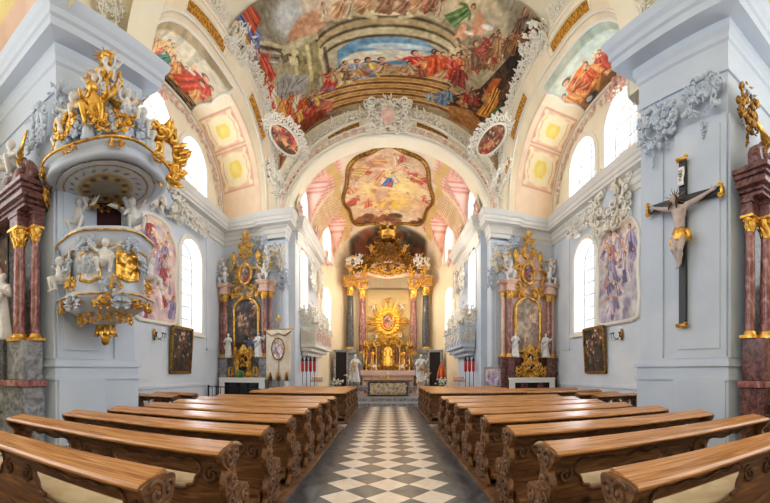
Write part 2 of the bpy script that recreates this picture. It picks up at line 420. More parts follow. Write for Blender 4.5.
# chancel steps
m = MB(); m.box(-4.4, 4.4, 17.0, 29, 0, .16); m.box(-1.75, 1.75, 16.9, 17.02, 0, .16); struct('floor_chancel', m, M_GREY)
m = MB(); m.box(-2.2, 2.2, 18.0, 29, .16, .32); m.box(-3.2, 3.2, 24.2, 29, .32, .62); struct('floor_altar_step', m, M_GREY)

# outer side walls, lower part with window and upper lunette part
WIN_LO = [(12.55, 14.25, 3.35, 7.15), (7.9, 9.25, 3.35, 7.15)]
WIN_UP = [(9.85, 11.85, 9.05, 11.75), (12.55, 14.7, 9.05, 11.45), (7.95, 9.2, 9.05, 11.2)]
def side_plate(sd, outline, holes, thick):
    mb = plate(outline, holes, thick)
    out = MB()
    for (x, y, z) in mb.v: out.v.append((sd * (XO + y), x, z))
    out.f = mb.f; out.sm = mb.sm
    return out
win_n = [0]
def window(fnmap, y0, y1, z0, z1, rise, bars=(2, 6), frame=BAR):
    """window in a wall; fnmap(a, depth, z) gives the world point: a along the wall, depth outward"""
    win_n[0] += 1
    root = bpy.data.objects.new('window_%d' % win_n[0], None); COL.objects.link(root); root['kind'] = 'structure'
    zs = z1 - rise
    def put(mb): o = MB(); o.v = [fnmap(*p) for p in mb.v]; o.f = mb.f; o.sm = mb.sm; return o
    op = arch_pts(y0, y1, z0, zs, rise)
    g = plate(op, (), .02); g.v = [(x, y + .5, z) for x, y, z in g.v]
    a = obj('pane', put(g), GLASS, root); a['kind'] = 'structure'
    t = .045
    inn = arch_pts(y0 + t, y1 - t, z0 + t, zs, rise - t)
    fr = plate(op, [inn], .08); fr.v = [(x, y + .46, z) for x, y, z in fr.v]
    for k in range(1, bars[0]):
        x = y0 + (y1 - y0) * k / bars[0]; fr.box(x - .022, x + .022, .47, .52, z0, z1 - .02)
    for k in range(1, bars[1]):
        z = z0 + (z1 - z0) * k / bars[1]; c = (y0 + y1) / 2; h = (y1 - y0) / 2
        if z > zs: h *= math.sqrt(max(0, 1 - ((z - zs) / rise) ** 2))
        fr.box(c - h, c + h, .475, .515, z - .018, z + .018)
    b = obj('window_frame', put(fr), frame, root); b['kind'] = 'structure'
    # plaster surround standing proud of the wall
    sur = plate(arch_pts(y0 - .2, y1 + .2, z0 - .12, zs, rise + .2), [arch_pts(y0 - .01, y1 + .01, z0 - .01, zs, rise + .01)], .05)
    sur.v = [(x, y - .05, z) for x, y, z in sur.v]
    sur.box(y0 - .28, y1 + .28, -.14, 0, z0 - .24, z0 - .11)
    s_ = obj('window_surround', put(sur), STUCCO, root); s_['kind'] = 'structure'
    return root
LIGHTS = []
for sd, nm in ((-1, 'left'), (1, 'right')):
    holes = [arch_pts(a, b, z0, z1 - (b - a) / 2, (b - a) / 2) for (a, b, z0, z1) in WIN_LO]
    struct('wall_%s' % nm, side_plate(sd, [(6.9, 0), (17.2, 0), (17.2, 8.6), (6.9, 8.6)], holes, .55), PL_PALE)
    holes = [arch_pts(a, b, z0, z1 - (b - a) / 2, (b - a) / 2) for (a, b, z0, z1) in WIN_UP]
    struct('wall_upper_%s' % nm, side_plate(sd, [(6.9, 8.6), (17.2, 8.6), (17.2, 13.6), (6.9, 13.6)], holes, .55), PL_CREAM)
    for (a, b, z0, z1) in WIN_LO: window(lambda x, y, z, sd=sd: (sd * (XO + y), x, z), a, b, z0, z1, (b - a) / 2, (2, 7))
    for (a, b, z0, z1) in WIN_UP: window(lambda x, y, z, sd=sd: (sd * (XO + y), x, z), a, b, z0, z1, (b - a) / 2, (2, 4))
    for (a, b, z0, z1) in WIN_LO + WIN_UP: LIGHTS.append((sd * (XO + .75), (a + b) / 2, (z0 + z1) / 2, b - a, z1 - z0, -sd))
    # panel mouldings and dado on the outer wall
    m = MB()
    for (a, b, z0, z1) in ((14.75, 16.3, 2.6, 8.0),):
        for (p, q, r, s) in ((a, b, z0, z0 + .06), (a, b, z1 - .06, z1), (a, a + .06, z0, z1), (b - .06, b, z0, z1)):
            m.box(min(sd * XO, sd * (XO - .04)), max(sd * XO, sd * (XO - .04)), p, q, r, s)
    m.box(min(sd * XO, sd * (XO - .06)), max(sd * XO, sd * (XO - .06)), 7, 16.6, 1.0, 1.12)
    struct('trim_%d' % (1 if sd < 0 else 2), m, PL_PALE)

# entablature profiles: (outward, z)
def cornice_prof(zl, h=.55, o=.45):
    return [(0, zl - .55), (.05, zl - .55), (.05, zl - .38), (.1, zl - .34), (.1, zl - .16), (.16, zl - .1), (.16, zl),
            (o - .05, zl + .03), (o - .05, zl + .12), (o, zl + .16), (o, zl + .3), (o + .04, zl + .34), (o + .12, zl + h), (0, zl + h)]
for sd, nm in ((-1, 'left'), (1, 'right')):
    m = MB(); pth = [(sd * XO, 6.9), (sd * XO, YW), (sd * 5.62, YW), (sd * 5.62, YW - .16), (sd * 4.72, YW - .16), (sd * 4.72, 17.4), (sd * 4.4, 17.4), (sd * 4.4, 23.0)]
    if sd > 0: pth = [p for p in pth]
    m.sweep(pth if sd < 0 else pth[::-1], cornice_prof(8.38))
    struct('trim_%d' % (3 if sd < 0 else 4), m, PL_IVORY)

# chancel wall beside the arch: lower halves, pilasters, and the upper wall with the arch cut out
for sd, nm in ((-1, 'left'), (1, 'right')):
    m = MB(); m.box(min(sd * 4.72, sd * 8.6), max(sd * 4.72, sd * 8.6), YW, 17.4, 0, Z0)
    struct('wall_front_%s' % nm, m, PL_PALE)
    m = MB()
    m.box(min(sd * 4.75, sd * 5.55), max(sd * 4.75, sd * 5.55), YW - .13, YW, 1.9, 7.5)
    m.box(min(sd * 4.9, sd * 5.4), max(sd * 4.9, sd * 5.4), YW - .17, YW - .13, 2.1, 7.3)
    m.box(min(sd * 4.7, sd * 5.65), max(sd * 4.7, sd * 5.65), YW - .2, YW, 0, 1.75); m.box(min(sd * 4.66, sd * 5.7), max(sd * 4.66, sd * 5.7), YW - .24, YW, 1.75, 1.9)
    m.box(min(sd * 4.7, sd * 5.62), max(sd * 4.7, sd * 5.62), YW - .2, YW, 7.5, 7.72)
    struct('pilaster_%s' % nm, m, PL_BLUE, bevel=.015)
aw, ar = 4.62, 3.35
hole = [(-aw, Z0 - .4), (aw, Z0 - .4)] + [(aw * math.cos(PI * k / 36), Z0 - .1 + ar * math.sin(PI * k / 36)) for k in range(37)]
mb = plate([(-8.6, Z0 - .4), (8.6, Z0 - .4), (8.6, 15.5), (-8.6, 15.5)], [], .1)
mb = plate([(-8.6, Z0), (-aw, Z0)] + [(-aw * math.cos(PI * k / 40), Z0 - .1 + ar * math.sin(PI * k / 40)) for k in range(1, 40)] + [(aw, Z0), (8.6, Z0), (8.6, 15.5), (-8.6, 15.5)], [], .8)
mb.v = [(x, y + YW, z) for x, y, z in mb.v]
struct('wall_chancel_arch', mb, PL_CREAM)
def ell(k, hx, rz, zb): return (hx * math.cos(k), zb + rz * math.sin(k))
m = MB()
for (hx, rz, rr, fl) in ((4.68, 3.42, .07, 1), (4.86, 3.6, .05, 1), (5.0, 3.9, .06, 1), (5.12, 4.25, .07, 1)):
    m.tube([(ell(PI * k / 64, hx, rz, Z0 - .1)[0], YW - .01, ell(PI * k / 64, hx, rz, Z0 - .1)[1]) for k in range(65)], rr, 6)
struct('trim_5', m, STUCCO)
# gilt inlays on the arch band
m = MB()
def inlay(m, k0, k1, r0, r1, n=10):
    a = [(ell(k0 + (k1 - k0) * i / n, 4.62 + r0 * .3, 3.35 + r0, Z0 - .1)) for i in range(n + 1)]
    b = [(ell(k0 + (k1 - k0) * i / n, 4.62 + r1 * .3, 3.35 + r1, Z0 - .1)) for i in range(n + 1)]
    for i in range(n):
        q = [a[i], a[i + 1], b[i + 1], b[i]]
        m.add([(x, YW - .03, z) for x, z in q] + [(x, YW + .02, z) for x, z in q], [(0, 1, 2, 3), (7, 6, 5, 4), (0, 4, 5, 1), (1, 5, 6, 2), (2, 6, 7, 3), (3, 7, 4, 0)])
for s in (0, 1):
    for (k0, k1) in ((.98, 1.3), (.3, .62)):
        if s: k0, k1 = PI - k1, PI - k0
        inlay(m, k0, k1, .62, .82)
struct('trim_6', m, GOLD_DARK)

# nave vault (painted), the side-bay vaults and the chancel vault
def half_nave(Y): return 5.2 + .75 * (YW - Y) / 8.8      # the nave widens towards the entrance
def nave_pt(u, v, drop=0.0):
    x, sx = sarc(u, XH, 1); y, sy = sarc(1 - v, HY, 1, 2.8)
    z = Z0 + 4.45 * sx + 5.0 * sy - 3.35 * sx * sy - drop
    return (x * half_nave(YC + y) / 5.2, YC + y, z)
def soffit_pt(sd, u, t, drop=0.0):      # u along the arch from near to far, t 0 at the nave edge .. 1 at the outer wall
    ks = [(0, 5.2, 4.4, 5.0, 2.8), (.06, 5.26, 4.36, 4.8, 2.8), (.1, 5.45, 4.3, 4.45, 2.7), (.24, 5.9, 4.25, 3.8, 2.6), (1, 7.95, 4.2, 3.55, 2.4)]
    for (a, b) in zip(ks[:-1], ks[1:]):
        if t <= b[0] + 1e-9: break
    q = (t - a[0]) / (b[0] - a[0]); X, H, R, pw = [a[i] + (b[i] - a[i]) * q for i in (1, 2, 3, 4)]
    y, z = sarc(u, H - drop, R - drop, pw)
    X += (half_nave(YC + y) - 5.2) * (1 - .92 * min(t, 1))
    return (sd * X, YC + y, Z0 + z)
m = MB(); m.sheet(lambda u, v: nave_pt(u, v, -.06), 48, 48); struct('ceiling', m, PL_CREAM)

def soffit_canvas(seed):
    c = Canvas(150, 90, .3, (242, 226, 196), seed)      # u 0..1 along arch, v 0..0.3 across
    pink = (234, 190, 164); yel = (240, 212, 104); ochre = (206, 150, 60)
    c.poly([(.6, .07), (1, .07), (1, .29), (.6, .29)], (240, 214, 186))
    c.poly([(0, .07), (.2, .07), (.2, .29), (0, .29)], (240, 214, 186))
    for (u0, u1) in ((.6, .735), (.745, .9), (.03, .18)):
        w = u1 - u0; cx = (u0 + u1) / 2
        c.poly([(u0, .1), (u1, .1), (u1 - .005, .27), (u0 + .01, .27)], pink)
        for (dx, dy, rx, ry) in ((0, 0, .4 * w, .066), (-.22 * w, 0, .2 * w, .076), (.22 * w, 0, .2 * w, .076), (0, -.02, .3 * w, .062), (0, .02, .3 * w, .062)):
            c.blob(cx + dx, .185 + dy, rx, ry, (246, 230, 190), 0, .12, .1)
        for sx_, sy_ in ((-1, -1), (1, -1), (1, 1), (-1, 1)):
            c.blob(cx + sx_ * .4 * w, .185 + sy_ * .07, .016, .012, (244, 226, 190), sx_ * sy_ * .7, .4, .8); c.blob(cx + sx_ * .3 * w, .185 + sy_ * .078, .012, .005, (222, 170, 140), 0, .5, .8)
        c.line([(cx - .3 * w, .13), (cx - .12 * w, .118), (cx, .124), (cx + .12 * w, .118), (cx + .3 * w, .13)], .0025, (214, 164, 130)); c.line([(cx - .3 * w, .242), (cx, .252), (cx + .3 * w, .242)], .0025, (214, 164, 130))
        c.line([(u0, .1), (u1, .1), (u1, .27), (u0, .27), (u0, .1)], .003, (214, 160, 124))
        c.poly([(cx - .2 * w, .155), (cx + .2 * w, .15), (cx + .22 * w, .22), (cx - .2 * w, .215)], yel)
        for k in range(4): c.blob(cx + .2 * w * (1, -1, 1, -1)[k], .185 + .034 * (1, 1, -1, -1)[k], .012, .01, (246, 230, 190), k, .3, .5)
        c.blob(cx, .187, .02, .016, (244, 222, 130), 0, .8, .6)
    c.line([(0, .285), (1, .285)], .004, (206, 178, 140)); c.line([(0, .07), (1, .07)], .003, (226, 196, 160))
    c.mottle(.07); return c
for sd, nm in ((-1, 'left'), (1, 'right')):
    painted_sheet('ceiling_side_%s' % nm, lambda u, v, sd=sd: soffit_pt(sd, u, v), soffit_canvas(5 + sd), kind='structure')
    # gilt lattice strips and mouldings on the arch front
    m = MB(); g = MB()
    for (u0, u1) in ((.36, .5), (.63, .78), (.85, .91)):
        for (t0, t1, lst, ex) in ((.08, .115, g, .02),):
            n = 10
            for i in range(n):
                a, b = u0 + (u1 - u0) * i / n, u0 + (u1 - u0) * (i + 1) / n
                q = [soffit_pt(sd, a, t0, ex), soffit_pt(sd, b, t0, ex), soffit_pt(sd, b, t1, ex), soffit_pt(sd, a, t1, ex)]
                r = [soffit_pt(sd, a, t0, -.02), soffit_pt(sd, b, t0, -.02), soffit_pt(sd, b, t1, -.02), soffit_pt(sd, a, t1, -.02)]
                lst.add(q + r, [(0, 1, 2, 3), (7, 6, 5, 4), (0, 4, 5, 1), (1, 5, 6, 2), (2, 6, 7, 3), (3, 7, 4, 0)])
        loop = [(u0 - .006, .074), (u1 + .006, .074), (u1 + .006, .121), (u0 - .006, .121), (u0 - .006, .074)]
        pts = []
        for (a, b), (c_, d) in zip(loop[:-1], loop[1:]):
            pts += [soffit_pt(sd, a + (c_ - a) * i / 8, b + (d - b) * i / 8, .015) for i in range(8)]
        m.tube(pts + [pts[0]], .025, 5)
    for t in (0.0, .05, .14): m.tube([soffit_pt(sd, i / 60, t, .02) for i in range(61)], .045 if t != .05 else .03, 6)
    m.tube([soffit_pt(sd, i / 60, .97, .02) for i in range(61)], .06, 6)
    struct('trim_%d' % (7 if sd < 0 else 8), m, STUCCO); struct('trim_%d' % (9 if sd < 0 else 10), g, GILT_PAINT)

# rear bay seen above the near piers: upper pier blocks, transverse arch and a bit of vault
PIER = {-1: ((-6.5, 5.19), (-6.05, 7.42)), 1: ((6.15, 4.7), (5.65, 6.95))}
for sd, nm in ((-1, 'left'), (1, 'right')):
    (ax, ay), (bx, by) = PIER[sd]
    def ccw(p): return p if sd > 0 else [(x, y) for x, y in p][::-1]
    def P(e):    # pier plan pushed out by e
        return [(ax - sd * e, ay - e), (bx - sd * e, by + e), (sd * 9.6, by + e), (sd * 9.6, ay - e)]
    m = MB(); m.prism(P(0), 0, 9.1)
    # pilaster layers on the nave face and on the face towards the entrance
    d = Vector((bx - ax, by - ay)); L = d.length; d.normalize(); nrm = Vector((-sd * abs(d.y), sd * d.x * (1 if sd > 0 else 1)))
    nrm = Vector((d.y, -d.x)); nrm = nrm if nrm.x * sd < 0 else -nrm
    def facebox(mm, t0, t1, z0, z1, e):
        p = Vector((ax, ay)) + d * (t0 * L); q = Vector((ax, ay)) + d * (t1 * L)
        mm.prism([tuple(p - nrm * .05), tuple(q - nrm * .05), tuple(q + nrm * e), tuple(p + nrm * e)], z0, z1)
    facebox(m, 0.0, .56, 1.9, 7.0, .07); facebox(m, .7, .98, 1.9, 7.0, .05)
    facebox(m, .06, .5, 2.1, 6.8, .10)
    m.box(min(sd * 6.9 if sd < 0 else ax, sd * 7.4), max(ax if sd < 0 else sd * 6.9, sd * 7.4) , ay - .07, ay, 1.9, 7.0)
    struct('pillar_%s' % nm, m, PL_BLUE, bevel=.012)
    m = MB(); m.prism(P(.07), 0, 1.42); m.prism(P(.11), 1.42, 1.5); m.prism(P(.075), 1.5, 1.72); m.prism(P(.13), 1.72, 1.8); m.prism(P(.05), 1.8, 1.92)
    facebox(m, .0, .56, 0, 1.42, .13)
    struct('pillar_base_%s' % nm, m, PL_BLUE, bevel=.02)
    pts = [(sd * 9.6, ay), (ax, ay), (bx, by), (sd * 9.6, by)]
    pr = [(0, 7.9), (.05, 7.9), (.05, 8.05), (.025, 8.08), (.025, 8.5), (.07, 8.54), (.07, 8.66), (.12, 8.74), (.12, 8.9), (.44, 8.93), (.44, 9.1), (.49, 9.14), (.49, 9.28), (.55, 9.36), (.61, 9.52), (0, 9.52)]
    m = MB(); m.sweep(pts if sd > 0 else pts[::-1], [(-o, z) for o, z in pr][::1]) if False else m.sweep(pts, [((o if sd < 0 else -o), z) for o, z in pr])
    struct('trim_%d' % (11 if sd < 0 else 12), m, STUC_COOL if sd < 0 else PL_BLUE)
    m = MB(); q_ = P(-.12); q_[1] = (q_[1][0], by + .55); q_[2] = (q_[2][0], by + .55); m.prism(q_, 9.4, 15.5); struct('wall_pier_upper_%s' % nm, m, PL_CREAM)
    # soffit of the bay behind the pier (towards the entrance)
    cv = Canvas(60, 60, 1, (232, 216, 190), 3); cv.poly([(.1, .1), (.9, .1), (.9, .9), (.1, .9)], (224, 192, 172)); cv.poly([(.25, .2), (.75, .2), (.75, .8), (.25, .8)], (228, 208, 140)); cv.mottle(.08)
    painted_sheet('ceiling_rear_%s' % nm, lambda u, v, sd=sd: (sd * (5.6 + 4 * v), 5.1 - 4.0 * (1 - math.cos(u * PI / 2)), 9.3 + 3.6 * math.sin(u * PI / 2)), cv, kind='structure')

# chancel
def ch_plan(phi): return (4.4 * math.cos(phi), 23 + 5.5 * math.sin(phi))
LUN = [(18.95, 1.35), (24.35, 1.45)]
def ch_z(x, y):
    r = abs(x) / 4.4 if y < 23 else math.hypot(x / 4.4, (y - 23) / 5.5)
    z = Z0 + 3.6 * SE(min(r, 1), 2.2)
    for (c, h) in LUN:
        if abs(y - c) < h: z = max(z, Z0 + 2.75 * SE((y - c) / h, 2.0))
    return z
def ch_pt(u, v, drop=0):
    if v < .5: y = 17.2 + (23 - 17.2) * v * 2; w = 4.45
    else:
        ph = (v - .5) * PI; y = 23 + 5.5 * math.sin(ph); w = 4.45 * math.cos(ph) + .001
    t = math.sin((u - .5) * PI); x = w * t
    return (x, y, ch_z(x, y) - drop)
cv = Canvas(150, 150, 1, (232, 212, 180), 21)
X = np.array([[ch_pt(i / 150, j / 150) for i in range(151)] for j in range(151)])
xs, ys, zs = X[..., 0], X[..., 1], X[..., 2]
web = np.zeros(xs.shape)
for (c, h) in LUN: web = np.maximum(web, np.clip((h - np.abs(ys - c)) / .2, 0, 1) * np.clip((np.abs(xs) - 2.3) / .2, 0, 1))
web2 = np.clip((1.3 - np.abs(ys - 21.7)) / .2, 0, 1) * np.clip((np.abs(xs) - 2.7) / .3, 0, 1)
cv.lay(web, (236, 186, 166))
lat = ((np.abs(((ys * 1.6 + zs * 1.6) % .5) - .25) < .05) | (np.abs(((ys * 1.6 - zs * 1.6) % .5) - .25) < .05))
cv.lay(web * lat, (196, 128, 112)); cv.lay(web2 * .9, (226, 200, 160)); cv.lay(web2 * lat * .8, (196, 140, 90))
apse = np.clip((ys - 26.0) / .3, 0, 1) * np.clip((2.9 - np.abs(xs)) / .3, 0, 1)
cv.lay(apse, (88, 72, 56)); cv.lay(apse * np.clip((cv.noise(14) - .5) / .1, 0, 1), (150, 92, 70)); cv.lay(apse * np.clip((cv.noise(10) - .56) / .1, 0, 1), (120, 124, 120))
for s in (-1, 1):
    rib = np.clip((.22 - np.abs(np.abs(xs) - 2.75 - .12 * np.sin(ys * 2.5))) / .1, 0, 1) * (ys < 26); cv.lay(rib, (214, 178, 110))
front = np.clip((17.9 - ys) / .15, 0, 1); cv.lay(front, (236, 222, 192))
cv.mottle(.1)
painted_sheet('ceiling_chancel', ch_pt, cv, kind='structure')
for sd, nm in ((-1, 'left'), (1, 'right')):
    CW = [(18.2, 19.65, 4.9, 8.0, .72)]
    UW = [(18.2, 19.65, 9.15, 11.2, .72)]
    # straight wall
    hs = [arch_pts(a, b, z0, z1 - r, r) for (a, b, z0, z1, r) in CW + UW]
    pl = plate([(17.2, 0), (23.05, 0), (23.05, Z0), (20.4, Z0), (20.3, 11.9), (17.6, 11.9), (17.2, Z0)], hs, .5)
    f1 = lambda x, y, z, sd=sd: (sd * (4.4 + y), x, z)
    pl.v = [f1(*p) for p in pl.v]; struct('wall_chancel_%s' % nm, pl, PL_BLUE if sd > 0 else PL_PALE)
    for (a, b, z0, z1, r) in CW + UW: window(f1, a, b, z0, z1, r, (2, 5))
    # canted wall with the tall windows
    p0 = Vector((sd * 4.4, 23.0)); p1 = Vector((sd * ch_plan(.5)[0], ch_plan(.5)[1])); dd = (p1 - p0); LL = dd.length; dd.normalize(); nn = Vector((-dd.y, dd.x)); nn = nn if nn.x * sd > 0 else -nn
    f2 = lambda a, y, z, p0=p0, dd=dd, nn=nn: (p0.x + dd.x * a + nn.x * y, p0.y + dd.y * a + nn.y * y, z)
    W2 = [(.65, 2.15, 3.75, 7.2, .75), (.65, 2.15, 9.2, 11.3, .75)]
    hs = [arch_pts(a, b, z0, z1 - r, r) for (a, b, z0, z1, r) in W2]
    pl = plate([(-.05, 0), (LL, 0), (LL, Z0), (LL - .02, 11.9), (.02, 11.9), (-.05, Z0)], hs, .5); pl.v = [f2(*p) for p in pl.v]; struct('wall_apse_%s' % nm, pl, PL_APSE)
    for (a, b, z0, z1, r) in W2:
        window(f2, a, b, z0, z1, r, (2, 7 if z0 < 5 else 4))
    for (a, b, z0, z1, r) in CW + UW: LIGHTS.append((sd * 5.15, (a + b) / 2, (z0 + z1) / 2, b - a, z1 - z0, -sd))
    for (a, b, z0, z1, r) in W2:
        q = f2((a + b) / 2, .75, (z0 + z1) / 2); LIGHTS.append((*q, b - a, z1 - z0, -sd))
# curved apse wall behind the high altar
m = MB(); n = 26; ph = [.5 + (PI - 1.0) * k / n for k in range(n + 1)]
V = []
for p in ph:
    x, y = ch_plan(p)
    V += [(x, y, 0), (x, y, 9.3), (x * 1.08, y + .4, 9.3), (x * 1.08, y + .4, 0)]
F = []
for k in range(n):
    for q in range(4): F.append((k * 4 + q, k * 4 + (q + 1) % 4, (k + 1) * 4 + (q + 1) % 4, (k + 1) * 4 + q))
m.add(V, F, False); struct('wall_apse', m, PL_APSE)
m = MB(); m.sweep([ch_plan(p) for p in [k * PI / 40 for k in range(41)]], cornice_prof(8.38)); struct('trim_13', m, PL_CREAM)
# roof slabs that close the building above the vaults

# rib over the near piers, and the entrance half of the church behind the viewpoint: walls with tall windows, roof
m = MB(); m.sheet(lambda u, v: (sarc(u, 1, 1)[0] * half_nave(7.84 - .9 * v), 7.84 - .9 * v, Z0 + 4.45 * sarc(u, XH, 1)[1]), 48, 2); struct('ceiling_rib', m, PL_CREAM)
m = MB(); m.box(-10, 10, -7, 7.85, 15.2, 15.4); struct('ceiling_entrance', m, PL_CREAM)
m = MB(); m.box(-10, 10, -7.3, -7, 0, 15.3); struct('wall_entrance', m, PL_CREAM)
for sd, nm in ((-1, 'left'), (1, 'right')):
    pl = plate([(-7, 0), (5.4, 0), (5.4, 15.3), (-7, 15.3)], [arch_pts(-5.5, -2.5, 3.5, 11, 1.5), arch_pts(-.8, 3.2, 3.5, 11, 2)], .4)
    pl.v = [(sd * (9.4 + y), x, z) for x, y, z in pl.v]; struct('wall_entrance_%s' % nm, pl, PL_CREAM)
# ---------------------------------------------------------------- ornament kit: scrolls, leaves, shells
def spiral(cx, cz, r, turns, a0, dirn=1, n=22, tail=0.0, ta=0.0):
    """C-scroll in the XZ plane curling inwards from radius r"""
    pts = []
    for k in range(n + 1):
        t = k / n; a = a0 + dirn * turns * 2 * PI * t; q = r * (1 - t) ** .8 + r * .12
        pts.append((cx + q * math.cos(a), 0.0, cz + q * math.sin(a)))
    return pts
def scroll(mb, cx, cz, r, turns=1.2, a0=0.0, dirn=1, th=.03, dep=0.0, flat=1.6, n=20):
    p = spiral(cx, cz, r, turns, a0, dirn, n)
    mb.tube([(x, dep - .3 * th * math.sin(PI * i / n), z) for i, (x, y, z) in enumerate(p)], [th * (.55 + .75 * math.sin(PI * (i + 1.5) / (n + 3))) for i in range(n + 1)], 5, None, flat, (0, 1, 0))
    mb.ball((p[-1][0], dep - th * .5, p[-1][2]), th * 1.3, 6, 4)
def leaf(mb, x, z, ang, L, w, dep=0.0, curl=.5, n=6):
    """pointed leaf lying in XZ, tip curling to -y"""
    V = []; F = []
    c, s = math.cos(ang), math.sin(ang)
    for i in range(n + 1):
        t = i / n; ww = w * math.sin(PI * (t * .86 + .1)) * (1 + .25 * math.cos(t * 9)); yy = dep - curl * L * (t ** 2) * .5 - .02 * L
        bend = .25 * L * t * t
        for q, h in ((-1, 0.02), (0, -.18 * w), (1, .02)):
            V.append((x + c * L * t - s * (ww * q + bend), yy + h + .1 * w * abs(q), z + s * L * t + c * (ww * q + bend)))
    for i in range(n):
        for q in (0, 1): F.append((i * 3 + q, i * 3 + q + 1, i * 3 + q + 4, i * 3 + q + 3))
    b = len(V); V += [(a, y + .25 * w, z_) for a, y, z_ in V[:]]
    F += [(b + f[3], b + f[2], b + f[1], b + f[0]) for f in F[:]]
    for i in range(n):
        F.append((i * 3, i * 3 + 3, b + i * 3 + 3, b + i * 3)); F.append((i * 3 + 5, i * 3 + 2, b + i * 3 + 2, b + i * 3 + 5))
    mb.add(V, F, True)
def rocaille(seed, w, h, n=10, th=.03, leaves=8, sym=True, dep=.08, drop=0):
    """a spray of scrolls and leaves about w wide and h tall, centred on the origin, in the XZ plane facing -y"""
    r = random.Random(seed); mb = MB(); th *= .62; ms = min(w, h)
    def both(f):
        f(1)
        if sym: f(-1)
    for k in range(3):                                     # long S-curves that carry the design
        z0 = r.uniform(-.45, -.1) * h; z1 = r.uniform(.05, .45) * h; b = r.uniform(.2, .5) * w; e = r.uniform(.05, .3) * w
        def f(s):
            mb.tube([(s * .04 * w, -.02, z0), (s * b, -.05, z0 + .25 * (z1 - z0)), (s * b * .8, -.04, z0 + .6 * (z1 - z0)), (s * e, -.05, z1), (s * e * .5, -.03, z1 - .06 * h)], [th * .8, th * 1.3, th * 1.2, th * .9, th * .5], 5)
        both(f)
    for k in range(int(n * 1.7)):
        x = r.uniform(.03, .5) * w; z = r.uniform(-.5, .5) * h * (1 - .55 * (x / w)); rr = r.uniform(.045, .115) * ms
        a0 = r.uniform(0, 6.28); dr = r.choice((-1, 1)); tn = r.uniform(.8, 1.4); d = -r.uniform(0, dep); q = th * r.uniform(.7, 1.2)
        both(lambda s: scroll(mb, s * x, z, rr, tn, a0 if s > 0 else PI - a0, dr * s, q, d, 1.6, 14))
    for k in range(int(leaves * 1.8)):
        x = r.uniform(0, .45) * w; z = r.uniform(-.45, .45) * h; a = r.uniform(-.6, 2.2); L = r.uniform(.09, .2) * ms; d = -r.uniform(0, dep)
        both(lambda s: leaf(mb, s * x, z, a if s > 0 else PI - a, L, L * .2, d))
    for k in range(drop):
        mb.ball((r.uniform(-.02, .02) * w, -.02, -.5 * h - .05 * k * h), .03 * h * (1 - .5 * k / max(drop, 1)), 6, 4)
        leaf(mb, 0, -.5 * h - .05 * k * h, -PI / 2 + r.uniform(-.9, .9), .08 * h, .025 * h, 0)
    return mb

# ---------------------------------------------------------------- pews
PL0, PL1 = 1.37, 4.5
def wavy(pts, n=5):            # smooth closed outline through points (Catmull-Rom)
    out = []; m = len(pts)
    for i in range(m):
        p0, p1, p2, p3 = [Vector((*pts[(i + k) % m], 0)) for k in (-1, 0, 1, 2)]
        for q in range(n):
            t = q / n
            v = .5 * ((2 * p1) + (p2 - p0) * t + (2 * p0 - 5 * p1 + 4 * p2 - p3) * t * t + (3 * p1 - p0 - 3 * p2 + p3) * t ** 3)
            out.append((v.x, v.y))
    return out
def pew_end():
    """end panel profile (depth, height): tall back with a scrolled head, lower seat end with its own scroll"""
    prof = [(-.16, .0), (-.15, .07), (-.07, .13), (-.1, .24), (-.05, .36), (-.1, .48), (-.13, .6), (-.08, .7), (-.17, .78), (-.2, .86), (-.1, .89), (.05, .9), (.15, .88),
            (.14, .78), (.09, .7), (.12, .6), (.1, .52), (.17, .49), (.27, .52), (.36, .49), (.4, .42), (.36, .34), (.31, .28), (.37, .2), (.34, .12), (.42, .07), (.42, 0)]
    return wavy(prof, 4)
def carving(seed=0):
    mb = MB()
    for (x, z, r, tn, a, d) in ((-.06, .8, .08, 1.3, 2.6, -1), (.05, .8, .06, 1.2, .4, 1), (.0, .6, .07, 1.2, 3.6, 1), (-.01, .45, .08, 1.3, 1.2, -1), (.04, .26, .09, 1.4, 4.2, 1),
                                (-.03, .12, .06, 1.1, 2.0, -1), (.29, .41, .085, 1.5, 1.0, -1), (.26, .2, .08, 1.3, 3.4, 1), (.13, .36, .06, 1.0, .3, -1), (.14, .1, .06, 1.1, 2.8, 1)):
        scroll(mb, x, z, r, tn, a, d, .017, 0, 1.0, 14)
    for (x, z, a, L) in ((0, .68, 1.3, .14), (-.02, .52, 1.8, .14), (.06, .34, 1.0, .16), (.0, .2, 2.0, .12), (.22, .3, .6, .14), (.2, .12, 1.2, .12), (-.02, .34, 4.2, .12)):
        leaf(mb, x, z, a, L, L * .28, 0, .3, 4)
    return mb
END = pew_end()
def pew_back(L):
    """carved back board with scalloped openings, XZ plane, x from 0 to L"""
    z0, z1 = .1, .86
    nh = 2; holes = []
    seg = L / nh
    for k in range(nh):
        a, b = k * seg + .3, (k + 1) * seg - .3; zb, zt = .5, .74
        h = [(a + .1, zb), (a + .16, zb - .04), (b - .16, zb - .04), (b - .1, zb), (b - .03, zb + .02), (b, zb + .09), (b + .05, zb + .15), (b + .02, zt - .02), (b - .06, zt + .01), (b - .16, zt - .02),
             ((a + b) / 2 + .2, zt + .0), ((a + b) / 2, zt - .03), ((a + b) / 2 - .2, zt + .0), (a + .16, zt - .02), (a + .06, zt + .01), (a - .02, zt - .02), (a - .05, zb + .15), (a, zb + .09), (a + .03, zb + .02)]
        holes.append(wavy(h, 3))
    return plate([(0, z0), (L, z0), (L, z1), (0, z1)], holes, .035), holes
